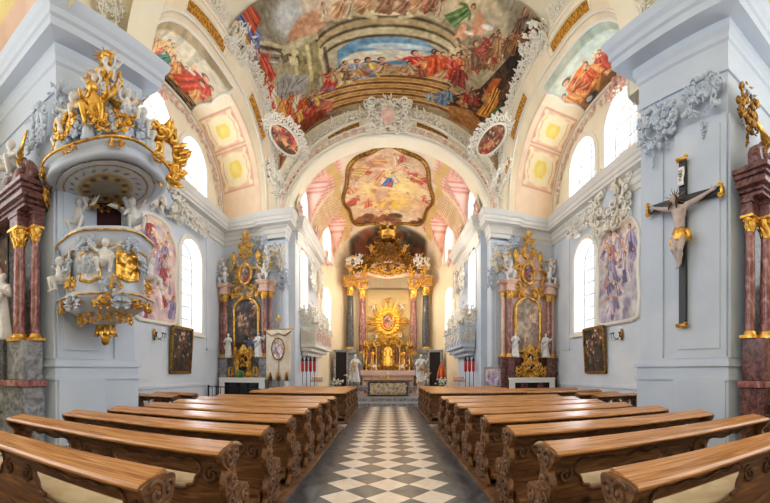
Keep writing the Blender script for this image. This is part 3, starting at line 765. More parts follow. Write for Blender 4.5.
def make_pew(name, label, L, group):
    t = thing(name, label, 'pew', (0, 0, .06), 0, group)
    bk, holes = pew_back(L); bk.v = [(x, y + .02, z) for x, y, z in bk.v]
    obj('back_board', bk, WOOD, t)
    m = MB()
    for h in holes:                                       # carved moulding round each opening
        m.tube([(x, .012, z) for x, z in h] + [(h[0][0], .012, h[0][1])], .016, 5)
        c = sum(p[0] for p in h) / len(h); a = min(p[0] for p in h); b = max(p[0] for p in h)
        for s_, e in ((-1, a), (1, b)):
            scroll(m, e + s_ * .1, .62, .07, 1.3, PI / 2, s_, .014, .012, 1, 12)
    k = 0; x = .12
    while x < L - .1:                                      # carved frieze below the rail
        scroll(m, x, .81, .03, 1.1, 0, 1 if k % 2 else -1, .011, .01, 1, 9); leaf(m, x + .03, .81, 0.2 if k % 2 else -.2, .09, .022, .012, .2, 4)
        x += .17; k += 1
    obj('carving', m, WOOD_DARK, t)['label'] = 'dark carved scrollwork'
    m = MB(); m.prism([(-.2, .84), (-.21, .865), (-.185, .885), (.06, .93), (.09, .925), (.095, .9), (.06, .885), (-.17, .845)], -.03, L + .03, Matrix(((0, 0, 1, 0), (1, 0, 0, 0), (0, 1, 0, 0), (0, 0, 0, 1))))
    obj('book_rail', m, WOOD_TOP, t, bevel=.008)
    m = MB(); m.box(.03, L - .03, .06, .44, .4, .435); m.box(.03, L - .03, .4, .43, .08, .4); obj('seat', m, WOOD, t)
    m = MB(); m.box(.06, L - .06, .08, .43, .437, .485); obj('seat_cushion', m, CUSHION, t, bevel=.015)['label'] = 'beige seat cushion'
    m = MB(); m.box(.03, L - .03, -.36, -.16, .12, .155); m.box(.03, L - .03, -.16, .02, .08, .2)
    for x in (.3, L - .3): m.box(x - .03, x + .03, -.34, -.18, 0, .12)
    obj('kneeler', m, WOOD, t)
    e = MB(); e.prism(END, 0, .06); E_me = e.mesh('end_panel'); fix_normals(E_me); E_me.materials.append(WOOD)
    C_me = carving().mesh('end_carving'); C_me.materials.append(WOOD_DARK)
    B = Matrix(((0, 0, 1, 0), (1, 0, 0, 0), (0, 1, 0, 0), (0, 0, 0, 1)))
    for x0, side in ((-.06, -1), (L, 1)):
        p = obj('end_panel', E_me, None, t, Matrix.Translation((x0, 0, 0)) @ B)
        # carving lies on the outer face: local x->depth, z->height, y->outwards
        Rm = Matrix(((0, -side * -1, 0, x0 + (.06 if side > 0 else 0)), (1, 0, 0, 0), (0, 0, 1, 0), (0, 0, 0, 1))) if False else None
        c = obj('end_carving', C_me, None, p)
        cb = Matrix(((1, 0, 0, 0), (0, 0, 1, 0), (0, -side, 0, .06 if side > 0 else 0), (0, 0, 0, 1)))   # in the panel's own axes
        c.matrix_basis = cb
    return t
N_PEW = [(1.87 + 1.045 * k) for k in range(8)]
N_PEW2 = [11.75 + .93 * k for k in range(5)]
words = ['nearest', 'second', 'third', 'fourth', 'fifth', 'sixth', 'seventh', 'eighth']
proto = make_pew('church_pew', 'x', PL1 - PL0, 'pews in the near block')
first = True
for sd, nm in ((-1, 'left'), (1, 'right')):
    for blk, ys in ((0, N_PEW), (1, N_PEW2)):
        for k, y in enumerate(ys):
            where = 'long carved wooden pew %s of the aisle, %s row of the %s block' % (nm, {0: 'front' if False else words[k]}.get(0), 'near' if blk == 0 else 'far')
            if blk == 0 and k == 0: where = 'long carved wooden pew %s of the aisle, cut by the lower picture corner' % nm
            if blk == 1 and k == 0: where = 'carved pew %s of the aisle with plain solid back, first after the cross aisle' % nm
            grp = 'carved pews %s of the aisle' % nm
            x = -PL1 if sd < 0 else PL0
            o = proto if first else dup(proto, (x, y, .06))
            o.location = (x, y, .06); o['label'] = where; o['group'] = grp; first = False
# plain panel closing the back of the first row after the cross aisle
# short pews along the side bays
SP = make_pew('side_pew', 'short dark pew against the left wall below the framed picture', 1.5, 'short pews in the side bays')
SP.location = (-7.45, 10.3, 0)
for (x, y, lab) in ((-7.45, 9.2, 'short dark pew by the left wall, nearest the blue pulpit pier'),):
    dup(SP, (x, y, 0), None, lab)
R_ = make_pew('side_pew', 'long low pew in front of the right side altar step', 3.3, 'low pews in the right side bay'); R_.location = (4.72, 14.2, 0)
dup(R_, (4.72, 12.3, 0), None, 'long dark pew in the right side bay, one row before the altar')
S2 = dup(SP, (5.95, 10.5, 0), None, 'short dark pew beside the right blue pier, farther one', 'low pews in the right side bay')
dup(SP, (5.95, 9.45, 0), None, 'short dark pew beside the right blue pier, nearer one', 'low pews in the right side bay')
L_ = dup(R_, (-7.2, 14.3, 0), None, 'dark pew in the left side bay before the black railing', 'short pews in the side bays') if False else None
# ---------------------------------------------------------------- painted ceilings
def fresco_nave():
    c = Canvas(460, 230, .5, (168, 146, 116), 11)         # v 0 at the chancel arch, .5 at the crown
    c.wash((176, 160, 130), (140, 122, 98), 6)
    # heavens and clouds at the top
    c.poly([(0, .40), (1, .40), (1, .5), (0, .5)], (150, 140, 120)); c.blob(.36, .45, .13, .05, (196, 196, 190)); c.blob(.42, .47, .09, .035, (224, 204, 176)); c.blob(.33, .42, .07, .03, (206, 160, 128), .3)
    c.blob(.66, .46, .12, .035, (206, 190, 156)); c.blob(.74, .44, .06, .03, (190, 176, 150))
    # painted architecture: great hall with vaulted opening
    wall = (158, 142, 112); lt = (206, 192, 154); dk = (104, 88, 66)
    c.poly([(.30, .16), (.70, .16), (.72, .36), (.62, .42), (.5, .445), (.38, .42), (.28, .36)], wall)
    c.poly([(.36, .19), (.64, .19), (.64, .34), (.58, .375), (.5, .385), (.42, .375), (.36, .34)], (190, 178, 146))
    c.poly([(.385, .25), (.615, .25), (.61, .325), (.57, .35), (.5, .358), (.43, .35), (.39, .325)], (116, 154, 178))
    c.blob(.47, .285, .08, .026, (226, 216, 192), .1); c.blob(.55, .29, .06, .022, (214, 206, 186)); c.blob(.52, .325, .07, .012, (196, 208, 208), 0, .4)
    for (y0, w, col) in ((.362, .006, dk), (.378, .012, lt), (.392, .005, dk), (.405, .01, (188, 166, 124)), (.418, .005, dk)):
        c.line([(.5 + .155 * math.cos(a) * (1 + (y0 - .36)), y0 - .06 + .06 * math.sin(a)) for a in [PI * k / 16 for k in range(17)]], w, col)
    for (x, n) in ((.345, 1), (.655, 1)):
        for q in (-.014, 0, .014): c.line([(x + q, .2), (x + q, .345)], .006, lt if q < .01 else dk)
    # cartouche above the hall
    for s in (-1, 1):
        c.line([(.5 + s * .02, .415), (.5 + s * .06, .43), (.5 + s * .1, .42), (.5 + s * .11, .44)], .007, lt); c.blob(.5 + s * .04, .44, .025, .014, (216, 200, 164), s * .6)
    c.blob(.5, .445, .04, .022, (196, 168, 130)); c.ring(.5, .445, .04, .022, .005, (232, 216, 180))
    # stepped terraces either side, drawn back in steps
    for s in (-1, 1):
        f = lambda x: .5 + s * x
        c.poly([(f(.2), .2), (f(.32), .28), (f(.42), .38), (f(.36), .43), (f(.26), .38), (f(.2), .32)], (170, 156, 124))
        for k in range(6): c.poly([(f(.2 + .028 * k), .31 + .018 * k), (f(.228 + .028 * k), .31 + .018 * k), (f(.228 + .028 * k), .34 + .02 * k), (f(.2 + .028 * k), .34 + .02 * k)], (214, 200, 166) if k % 2 else (130, 114, 88))
        c.line([(f(.2), .345), (f(.3), .42), (f(.4), .47)], .008, lt); c.line([(f(.21), .335), (f(.31), .41), (f(.41), .46)], .004, dk)
    # left: pale columned pavilion with grey paving
    for k in range(4): c.line([(.255 + .024 * k, .24), (.265 + .024 * k, .37)], .008, (218, 206, 150) if k % 2 == 0 else (162, 150, 104)); 
    c.poly([(.23, .37), (.35, .38), (.35, .4), (.225, .395)], (196, 184, 150)); c.poly([(.12, .22), (.27, .19), (.3, .26), (.2, .32), (.15, .3)], (168, 164, 156))
    for k in range(5): c.line([(.13 + .03 * k, .23 + .005 * k), (.17 + .03 * k, .3 - .01 * k)], .003, (122, 116, 110))
    c.poly([(.02, .44), (.2, .35), (.22, .38), (.05, .5), (.0, .5)], (150, 138, 126))
    for k in range(4): c.line([(.03 + .01 * k, .45 + .012 * k), (.2 + .01 * k, .36 + .01 * k)], .003, (96, 84, 74) if k % 2 else (206, 192, 170))
    # the steps in front of the hall
    for k in range(9):
        y = .2 - .017 * k; hw = .15 + .02 * k
        c.poly([(.5 - hw, y), (.5 + hw, y), (.5 + hw + .012, y - .017), (.5 - hw - .012, y - .017)], (190, 146, 88) if k % 2 else (128, 86, 48))
        c.line([(.5 - hw, y), (.5 + hw, y)], .0025, (222, 184, 120))
    c.poly([(.08, .3), (.2, .2), (.36, .1), (.36, .05), (.2, .06), (.1, .14)], (196, 122, 92)); c.poly([(.1, .2), (.2, .12), (.34, .07), (.34, .03), (.1, .03)], (150, 82, 58))
    c.line([(.1, .29), (.2, .205), (.36, .105)], .006, (228, 170, 132))
    # right: dark brown ship and hangings
    c.poly([(.66, .03), (.8, .06), (.9, .2), (.99, .34), (1, .5), (.86, .5), (.84, .4), (.76, .24), (.66, .14)], (84, 58, 40))
    c.poly([(.84, .36), (.93, .32), (1, .4), (1, .5), (.86, .5)], (62, 48, 40))
    for k in range(9):
        c.line([(.66 + .012 * k, .05 + .012 * k), (.78 + .014 * k, .14 + .016 * k), (.86 + .012 * k, .28 + .02 * k)], .003, (146, 104, 62) if k % 2 else (52, 36, 26))
    c.poly([(.66, .02), (.74, .03), (.8, .1), (.74, .12), (.66, .09)], (170, 122, 72))
    for (p, col) in (([(.76, .12), (.83, .15), (.86, .24), (.82, .3), (.8, .22)], (206, 136, 48)), ([(.79, .1), (.86, .15), (.88, .24), (.84, .2)], (98, 112, 66)), ([(.77, .2), (.82, .24), (.84, .32), (.8, .3)], (176, 100, 40))):
        c.poly(p, col)
    for k in range(5): c.line([(.775 + .012 * k, .13 + .012 * k), (.81 + .01 * k, .2 + .02 * k), (.82 + .008 * k, .28)], .0035, (116, 70, 30) if k % 2 else (232, 180, 84))
    # the people
    warm = [(206, 120, 50), (190, 62, 44), (226, 178, 90), (84, 104, 140), (150, 96, 110), (214, 200, 176), (120, 74, 50)]
    red = [(190, 60, 44), (206, 110, 60), (214, 170, 90), (160, 60, 50)]
    c.crowd(.34, .48, .17, .2, 8, .085, warm); c.figure(.46, .185, .1, (214, 178, 96), under=(96, 118, 150)); c.figure(.4, .17, .085, (222, 196, 140)); c.figure(.435, .185, .1, (150, 156, 170))
    c.crowd(.56, .69, .2, .25, 8, .1, red); c.figure(.605, .21, .12, (208, 92, 52)); c.figure(.65, .215, .115, (196, 84, 60)); c.figure(.68, .2, .1, (140, 66, 52))
    c.crowd(.7, .79, .27, .36, 7, .085, [(150, 120, 84), (176, 148, 104), (120, 88, 64), (168, 92, 70)])
    c.figure(.635, .075, .085, (92, 118, 150)); c.figure(.6, .075, .06, (140, 150, 150)); c.figure(.655, .11, .075, (120, 140, 150))
    c.crowd(.03, .16, .36, .3, 6, .12, [(214, 130, 60), (130, 96, 140), (110, 130, 170), (200, 90, 70), (140, 150, 90)]); c.crowd(.1, .19, .44, .46, 5, .1, [(120, 130, 170), (214, 150, 90), (190, 90, 60)])
    c.crowd(.1, .24, .18, .12, 9, .085, [(196, 70, 48), (214, 110, 60), (226, 160, 90), (160, 60, 50)]); c.crowd(.2, .3, .1, .06, 5, .06, red)
    c.figure(.62, .42, .08, (96, 120, 70), lean=.8); c.figure(.58, .44, .07, (150, 60, 50), lean=-.7); c.cherub(.55, .46, .04); c.cherub(.7, .43, .05); c.cherub(.66, .4, .04); c.cherub(.47, .47, .04)
    c.crowd(.8, .9, .4, .46, 5, .07, [(140, 110, 80), (110, 84, 64), (160, 90, 70)])
    c.crowd(.05, .15, .3, .22, 6, .09, warm); c.crowd(.2, .33, .17, .1, 9, .06, red + warm); c.crowd(.36, .62, .425, .43, 9, .05, [(190, 150, 110), (150, 110, 84), (206, 180, 150)], lean=.4)
    c.crowd(.68, .8, .1, .2, 6, .06, [(120, 90, 64), (150, 60, 44), (176, 130, 80)]); c.crowd(.72, .86, .34, .42, 8, .07, [(130, 96, 70), (170, 130, 90), (150, 70, 56)]); c.crowd(.02, .1, .48, .42, 4, .11, warm)
    c.crowd(.37, .63, .195, .205, 10, .055, [(170, 130, 90), (140, 110, 84), (190, 160, 120), (150, 90, 70)])
    c.mottle(.26); c.c = np.clip((c.c - .5) * 1.12 + .46, 0, 1); return c
cvn = fresco_nave()
def nave_keep(u, v):
    x, sx = sarc(u, XH, 1); y, sy = sarc(1 - v * .5, HY, 1)
    return sx > .16 and (sy > .06 + .8 * max(0, abs(u - .5) - .34))
t = thing('ceiling_fresco', 'large painted ceiling fresco over the nave with temple, stairs, crowds and a dark ship', 'fresco', (0, YC, 0))
def nfp(u, v, d=.03): p = nave_pt(u, v * .5, d); return (p[0], p[1] - YC, p[2])
painted_sheet('painting', nfp, cvn, nave_keep, t)

def soffit_fresco(seed, left):
    c = Canvas(110, 90, .7, (196, 184, 156), seed)         # u along the arch, v across (0 = nave side)
    if left:
        c.wash((196, 176, 140), (160, 140, 108), 4); c.poly([(.2, .1), (1, .05), (1, .3), (.4, .36)], (204, 194, 168))
        for k in range(6): c.poly([(.0, .5 + .03 * k), (1, .56 + .025 * k), (1, .58 + .025 * k), (0, .52 + .03 * k)], (116, 76, 44) if k % 2 else (66, 40, 26))
        c.poly([(0, .6), (1, .66), (1, .7), (0, .7)], (54, 34, 24))
        for k in range(3): c.poly([(.25 + .2 * k, .05), (.33 + .2 * k, .05), (.31 + .2 * k, .28), (.27 + .2 * k, .28)], (176, 168, 144))
        c.figure(.12, .52, .32, (38, 92, 70), dirn=-1, lean=.4); c.figure(.25, .5, .3, (52, 100, 120), dirn=-1); c.figure(.3, .38, .24, (206, 170, 110), dirn=-1, lean=.5); c.figure(.46, .42, .24, (216, 178, 110), dirn=-1)
        c.figure(.52, .5, .26, (222, 186, 120), dirn=-1, lean=-.4); c.figure(.78, .52, .34, (206, 84, 44), dirn=-1, lean=.3); c.figure(.86, .46, .3, (172, 54, 50), dirn=-1, lean=-.2); c.figure(.72, .58, .25, (226, 150, 70), dirn=-1)
        c.figure(.38, .55, .2, (80, 110, 170), dirn=-1, lean=.9); c.crowd(.3, .62, .4, .5, 6, .2, [(206, 160, 110), (170, 120, 84), (190, 90, 60), (120, 130, 120)], -1); c.crowd(.62, .94, .5, .56, 5, .2, [(190, 70, 50), (214, 150, 90), (140, 70, 60)], -1); c.figure(.42, .56, .3, (52, 104, 92), dirn=-1, lean=.6); c.figure(.74, .56, .32, (190, 74, 50), dirn=-1, lean=.3)
    else:
        c.wash((176, 196, 186), (206, 210, 190), 4); c.poly([(0, .55), (1, .5), (1, .7), (0, .7)], (150, 104, 62))
        c.poly([(.2, .6), (.7, .45), (.74, .5), (.24, .68)], (112, 70, 40)); c.line([(.55, .3), (.8, .62)], .02, (206, 150, 80)); c.line([(.6, .28), (.85, .6)], .012, (120, 78, 44))
        for (x, y, h, r) in ((.2, .52, .34, (196, 72, 46)), (.3, .5, .3, (222, 150, 100)), (.12, .5, .24, (206, 120, 80)), (.4, .46, .22, (214, 160, 110)), (.72, .52, .4, (226, 116, 52)), (.82, .5, .32, (232, 160, 90)), (.9, .52, .26, (200, 120, 76)), (.6, .56, .24, (226, 180, 130))):
            c.figure(x, y, h, r, dirn=-1, lean=(c.rs.rand() - .5))
        c.crowd(.5, .95, .46, .54, 8, .24, [(206, 90, 50), (226, 150, 90), (170, 70, 50), (232, 190, 140)], -1)
        c.blob(.85, .62, .05, .05, (70, 60, 56)); c.blob(.86, .61, .025, .03, (190, 190, 190)); c.blob(.15, .3, .14, .05, (150, 110, 80), .7)
    c.mottle(.18); return c
def oct_keep(u, v):
    w = .03 * math.sin(v * 12) ; e = .035 + .03 * math.sin(u * PI * 3)
    return .02 + .03 * abs(math.sin(v * PI * 2)) < u < .98 - .035 * abs(math.sin(v * PI * 2)) and .02 < v < .98
for sd, lab in ((-1, 'ceiling fresco on the left side vault with figures in green and red on brown steps'), (1, 'ceiling fresco on the right side vault with figures in orange against pale sky')):
    t = thing('vault_fresco', lab, 'fresco', (sd * 6.8, YC, 0))
    fp = lambda u, v, d=.03, sd=sd: (soffit_pt(sd, .2 + .37 * u, .165 + .785 * v, d)[0] - sd * 6.8, soffit_pt(sd, .2 + .37 * u, .165 + .785 * v, d)[1] - YC, soffit_pt(sd, .2 + .37 * u, .165 + .785 * v, d)[2])
    painted_sheet('painting', fp, soffit_fresco(31 + sd, sd < 0), oct_keep, t)
    m = MB(); loop = [(.02, .02), (.98, .02), (.98, .98), (.02, .98), (.02, .02)]; pts = []
    for (a, b), (c_, d) in zip(loop[:-1], loop[1:]):
        for i in range(24):
            u, v = a + (c_ - a) * i / 24, b + (d - b) * i / 24
            if a == c_: u += (-1 if a > .5 else 1) * .033 * abs(math.sin(v * PI * 2))
            pts.append(fp(u, v, .05))
    m.tube(pts + [pts[0]], .055, 6); obj('frame', m, STUCCO, t)
# chancel fresco: long oval of figures in clouds
def fresco_chancel():
    c = Canvas(130, 200, 1.6, (226, 200, 166), 41); c.wash((236, 212, 176), (206, 166, 128), 5)
    c.blob(.5, .9, .34, .3, (242, 216, 150), 0, .6, .5); c.blob(.5, .55, .3, .2, (236, 196, 120), 0, .6); c.blob(.52, .42, .12, .09, (244, 206, 90), 0, .5)
    for k in range(26):
        c.blob(c.rs.rand(), c.rs.rand() * 1.6, .06 + .1 * c.rs.rand(), .03 + .05 * c.rs.rand(), ((206, 150, 116), (190, 134, 104), (240, 222, 190), (214, 178, 150))[k % 4], c.rs.rand() * 3, .4, .6, .85)
    for k in range(30):
        a = c.rs.rand() * 6.28; r_ = .3 + .15 * c.rs.rand(); x, y = .5 + r_ * math.cos(a) * 1.1, .75 + r_ * 1.55 * math.sin(a)
        c.figure(x, y, .15 + .07 * c.rs.rand(), ((206, 106, 70), (222, 160, 110), (190, 90, 70), (214, 180, 150), (226, 186, 120))[k % 5], lean=(c.rs.rand() - .5) * 3)
    c.figure(.48, .85, .26, (84, 110, 170), lean=.3, under=(200, 90, 70)); c.figure(.62, .95, .22, (226, 200, 160), lean=-.4); c.figure(.36, 1.0, .22, (216, 150, 110), lean=.5); c.figure(.55, 1.15, .2, (214, 170, 140), lean=.9)
    for k in range(14): c.cherub(c.rs.rand(), .2 + 1.3 * c.rs.rand(), .06)
    for k in range(20): c.blob(c.rs.rand(), .08 + .14 * c.rs.rand(), .07, .05, ((120, 70, 50), (150, 96, 60), (96, 70, 50))[k % 3], c.rs.rand() * 3, .4)
    c.mottle(.2); return c
CY0, CY1 = 17.75, 26.2
def chf(u, v, d=.03):
    y = CY1 + (CY0 - CY1) * v; a = (v - .5) * 2
    w = 2.95 * (1 - .2 * v)
    x = (u - .5) * 2 * w
    r = abs(x) / 4.4 if y < 23 else math.hypot(x / 4.4, (y - 23) / 5.5)
    return (x, y - 21, Z0 + 3.6 * SE(min(r, 1), 2.2) - d)
def chk(u, v):
    a, b = (u - .5) * 2, (v - .5) * 2; w = .1 * math.cos(8 * math.atan2(b, a)); return abs(a) ** 2.6 + abs(b) ** 2.6 < .92 + w
t = thing('chancel_fresco', 'pale fresco of figures in golden clouds on the chancel vault', 'fresco', (0, 21, 0))
painted_sheet('painting', chf, fresco_chancel(), chk, t)
m = MB(); pts = []
for k in range(97):
    a = 2 * PI * k / 96; r_ = (.92 + .1 * math.cos(8 * a)) / (abs(math.cos(a)) ** 2.6 + abs(math.sin(a)) ** 2.6); r_ = r_ ** (1 / 2.6)
    pts.append(chf(.5 + .5 * r_ * math.cos(a), .5 + .5 * r_ * math.sin(a), .04))
m.tube(pts, .12, 6); obj('frame', m, GOLD_DARK, t)
# wall paintings and pictures
def picture_canvas(seed, pal, bg1, bg2, nu=70, nv=120, a=1.7, n=9, big=.5, sky=None):
    c = Canvas(nu, nv, a, bg1, seed); c.wash(bg1, bg2, 4)
    if sky: c.blob(.5, a * .8, .5, a * .25, sky, 0, .6, .7)
    for k in range(14): c.blob(c.rs.rand(), c.rs.rand() * a, .12, .08, pal[k % len(pal)], c.rs.rand() * 3, .5, .8, .6)
    for k in range(n):
        c.figure(.12 + .76 * c.rs.rand(), a * (.03 + .75 * (1 - (k + 1) / n)), big * (.7 + .5 * c.rs.rand()), pal[c.rs.randint(len(pal))], lean=(c.rs.rand() - .5) * 1.2, under=pal[c.rs.randint(len(pal))])
    for k in range(6): c.cherub(.1 + .8 * c.rs.rand(), a * (.6 + .35 * c.rs.rand()), .1)
    for k in range(16): c.blob(c.rs.rand(), c.rs.rand() * a, .1, .07, (pal[k % len(pal)], bg2)[k % 2], c.rs.rand() * 3, .8, .8, .45)
    c.mottle(.22); return c
def shaped(u, v, w, h):
    """rococo outline: arched, shouldered top, waved foot"""
    x = abs(u - .5) * 2
    top = 1 - .12 * (x ** 2) - (.05 if x > .62 else 0) - .06 * max(0, x - .75) * 4
    return v < top and v > .02 + .015 * math.cos(x * 7) and x < (1 - .03 * (1 + math.cos(v * 14)) if v < .85 else .98)
def outline_of(keep, n=40):
    pts = []
    L = []; R = []
    for j in range(n + 1):
        v = j / n; us = [i / 100 for i in range(101) if keep(min(max(i / 100, .001), .999), v)]
        if us: L.append((us[0], v)); R.append((us[-1], v))
    vt = lambda u: max([q / 100 for q in range(101) if keep(u, q / 100)], default=.9)
    top = [(L[-1][0] + (R[-1][0] - L[-1][0]) * k / 8, vt(L[-1][0] + (R[-1][0] - L[-1][0]) * k / 8)) for k in range(1, 8)]
    return L + top + R[::-1]
for sd in (-1, 1):
    y0, y1, z0, z1 = (9.55, 12.2, 3.3, 7.25) if sd < 0 else (9.7, 12.3, 3.3, 7.35)
    lab = 'tall pink and violet wall painting between pulpit and left window' if sd < 0 else 'tall grey violet wall painting beside the right window, behind the crucifix pier'
    pal = [(206, 120, 130), (170, 140, 170), (226, 190, 180), (150, 60, 60), (190, 170, 190), (130, 120, 150)] if sd < 0 else [(150, 140, 170), (120, 110, 140), (196, 180, 190), (160, 110, 110), (206, 200, 206), (96, 90, 120)]
    cvp = picture_canvas(51 + sd, pal, (206, 176, 176) if sd < 0 else (170, 166, 176), (232, 208, 196) if sd < 0 else (206, 200, 196), n=16, big=.42, sky=(236, 210, 190))
    t = thing('wall_painting', lab, 'painting', (sd * XO, (y0 + y1) / 2, z0))
    W, Hh = y1 - y0, z1 - z0
    kp = lambda u, v: shaped(u, v, W, Hh)
    painted_sheet('canvas', lambda u, v, sd=sd: (-sd * .05, (u - .5) * W, v * Hh), cvp, kp, t, thick=.03)
    m = MB(); ol = outline_of(kp); m.tube([(-sd * .06, (u - .5) * W, v * Hh) for u, v in ol] + [(-sd * .06, (ol[0][0] - .5) * W, ol[0][1] * Hh)], .07, 6); obj('frame', m, STUCCO, t)
for sd in (-1, 1):
    y0, y1, z0, z1 = (11.75, 13.15, 1.62, 3.3)
    c = picture_canvas(61 + sd, [(70, 52, 40), (96, 60, 44), (50, 48, 46), (110, 84, 60)], (48, 40, 34), (66, 56, 44), 50, 70, 1.3, 5, .6)
    t = thing('station_picture', 'dark framed picture hanging on the %s wall under the big wall painting' % ('left' if sd < 0 else 'right'), 'picture', (sd * (XO - .03), (y0 + y1) / 2, z0))
    W, Hh = y1 - y0, z1 - z0; tl = .12
    painted_sheet('canvas', lambda u, v, sd=sd: (-sd * (.05 + tl * v), (u - .5) * W, v * Hh), c, None, t, thick=.02)
    m = MB()
    def bar(a0, a1, b0, b1):
        V = []
        for d in (.0, .07):
            for (a, b) in ((a0, b0), (a1, b0), (a1, b1), (a0, b1)): V.append((-sd * (.02 + d + tl * max(0, b / Hh)), a, b))
        m.add(V, [(0, 1, 2, 3), (7, 6, 5, 4), (0, 4, 5, 1), (1, 5, 6, 2), (2, 6, 7, 3), (3, 7, 4, 0)])
    bar(-W / 2 - .08, W / 2 + .08, -.08, .02); bar(-W / 2 - .08, W / 2 + .08, Hh - .02, Hh + .08); bar(-W / 2 - .08, -W / 2 + .02, -.08, Hh + .08); bar(W / 2 - .02, W / 2 + .08, -.08, Hh + .08)
    obj('frame', m, GOLD_DARK, t)
# ---------------------------------------------------------------- figures: limbs and trunk laid out joint by joint, then fused into one continuous skin
def fuse(mb, vox=.02, smooth=3):
    return evald(mb, [('REMESH', dict(mode='VOXEL', voxel_size=vox)), ('SMOOTH', dict(factor=.5, iterations=smooth))])
def hand(mb, w, d, up, s, spread=.35, curl=.5):
    """palm and five unequal bent fingers; w wrist, d pointing direction, up palm normal"""
    d = Vector(d).normalized(); up = Vector(up).normalized(); side = d.cross(up).normalized(); w = Vector(w)
    mb.capsule(w, w + d * .075 * s, .03 * s, .036 * s, 8)
    for k, (o, L) in enumerate(((-.03, .06), (-.01, .075), (.011, .07), (.03, .055))):
        b = w + d * .085 * s + side * o * s; k1 = b + (d + side * o * 6 * spread).normalized() * L * .55 * s
        t = k1 + (d * (1 - curl) + up * curl).normalized() * L * .6 * s
        mb.tube([b - d * .03 * s, b, k1, t], [.012 * s, .011 * s, .010 * s, .007 * s], 6)
    b = w + d * .03 * s - side * .03 * s; mb.tube([b, b + (d * .4 - side).normalized() * .04 * s, b + (d * .9 - side * .9 + up * .3).normalized() * .075 * s], [.014 * s, .012 * s, .008 * s], 6)
def saint_body(pose=0, h=1.7):
    """robed standing figure, origin at the feet, facing -y"""
    m = MB(); k = h / 1.7
    def rim(a, z): return 1 + (.14 * math.cos(6 * a + pose + z * 1.3) + .06 * math.cos(11 * a + z * 3)) * max(0, 1 - z / 1.2)
    m.lathe([(0, 0), (.3, 0), (.28, .1), (.23, .45), (.2, .8), (.17, 1.0), (.2, 1.2), (.21, 1.32), (.15, 1.42), (.07, 1.46), (0, 1.48)], 28, T(0, 0, 0), sx=1, sy=.78, rim=rim)
    m.capsule((0, 0, 1.38), (.01, -.02, 1.56), .055, .055, 8)
    m.ball((.01, -.04, 1.6), (.078, .092, .11), 12, 8); m.ball((.01, -.128, 1.59), (.014, .02, .02), 6, 4); m.ball((.01, .0, 1.63), (.092, .098, .1), 10, 6)
    if pose % 3 == 0: m.capsule((.01, -.1, 1.53), (.01, -.11, 1.42), .05, .03, 8)
    e = ((-.3, -.12, 1.12), (.3, -.1, 1.12)); w = ((-.16, -.3, 1.22), (.2, -.32, 1.2))
    if pose % 3 == 1: e, w = ((-.33, -.02, 1.15), (.31, -.12, 1.1)), ((-.42, -.16, 1.38), (.1, -.28, 1.24))
    if pose % 3 == 2: e, w = ((-.3, -.1, 1.1), (.34, .0, 1.2)), ((-.08, -.28, 1.16), (.48, -.1, 1.42))
    for s, ee, ww in ((-1, e[0], w[0]), (1, e[1], w[1])):
        m.capsule((s * .17, 0, 1.34), ee, .085, .075, 8); m.capsule(ee, ww, .075, .05, 8)
        m.capsule(ww, (ww[0] * .92, ww[1] - .06, ww[2] + .05), .038, .03, 6)
    m.tube([(.2, -.06, 1.36), (.1, -.2, 1.1), (-.14, -.2, .8), (-.24, -.06, .62)], [.05, .07, .08, .05], 7)     # mantle drawn across
    m.tube([(-.2, .05, 1.36), (-.26, .1, .9), (-.24, .1, .3)], [.06, .09, .1], 7)
    for s in (-1, 1): m.ball((s * .1, -.2, .04), (.055, .11, .045), 8, 5)
    o = fuse(m, .024, 2); o.v = [(x * k, y * k, z * k) for x, y, z in o.v]; return o
def putto_body(pose=0, h=.9):
    """seated winged child without the wings, origin at the seat, facing -y"""
    m = MB(); r = random.Random(pose)
    m.capsule((0, 0, .1), (0, -.02, .34), .13, .115, 10); m.ball((0, -.06, .16), (.12, .1, .1), 10, 6)
    hx = r.uniform(-.05, .05); m.ball((hx, -.05, .56), (.095, .1, .11), 12, 8); m.ball((hx, 0, .6), (.105, .1, .09), 10, 6); m.ball((hx, -.15, .55), (.016, .02, .018), 6, 4); m.capsule((0, 0, .38), (hx, -.03, .48), .05, .05, 6)
    for s in (-1, 1):
        kn = (s * (.13 + r.uniform(0, .08)), -.27, .12 + r.uniform(-.08, .06)); ft = (s * (.1 + r.uniform(0, .1)), -.24 + r.uniform(-.06, .1), -.18)
        m.capsule((s * .08, -.02, .08), kn, .085, .065, 8); m.capsule(kn, ft, .06, .042, 8); m.capsule(ft, (ft[0], ft[1] - .09, ft[2] - .02), .036, .028, 6)
        up = r.choice((-.2, .12, .22)); el = (s * .24, -.06, .34 + up * .5); wr = (s * (.3 + r.uniform(-.14, .06)), -.18, .36 + up)
        m.capsule((s * .12, -.01, .36), el, .052, .042, 8); m.capsule(el, wr, .042, .03, 8); m.ball(wr, .036, 6, 4)
    o = fuse(m, .02, 2); k = h / .9; o.v = [(x * k, y * k, z * k) for x, y, z in o.v]; return o
def wing(side, L=.6):
    m = MB()
    for i in range(6):
        a = .35 + .22 * i; leaf(m, side * .05, .1 - .05 * i, (a if side > 0 else PI - a) - .5 * side * 0, L * (1 - .1 * i), L * .11, .03 * i, .1, 5)
    return m
SAINTS = [saint_body(k).mesh('robe') for k in range(3)]
PUTTI = [putto_body(k).mesh('body') for k in range(4)]
WING_L = wing(-1).mesh('wing'); WING_R = wing(1).mesh('wing')
def with_mat(me, m):
    c = me.copy(); c.materials.clear(); c.materials.append(m); return c
_mc = {}
def shared(me, m):
    k = (me.name, m.name)
    if k not in _mc: _mc[k] = with_mat(me, m)
    return _mc[k]
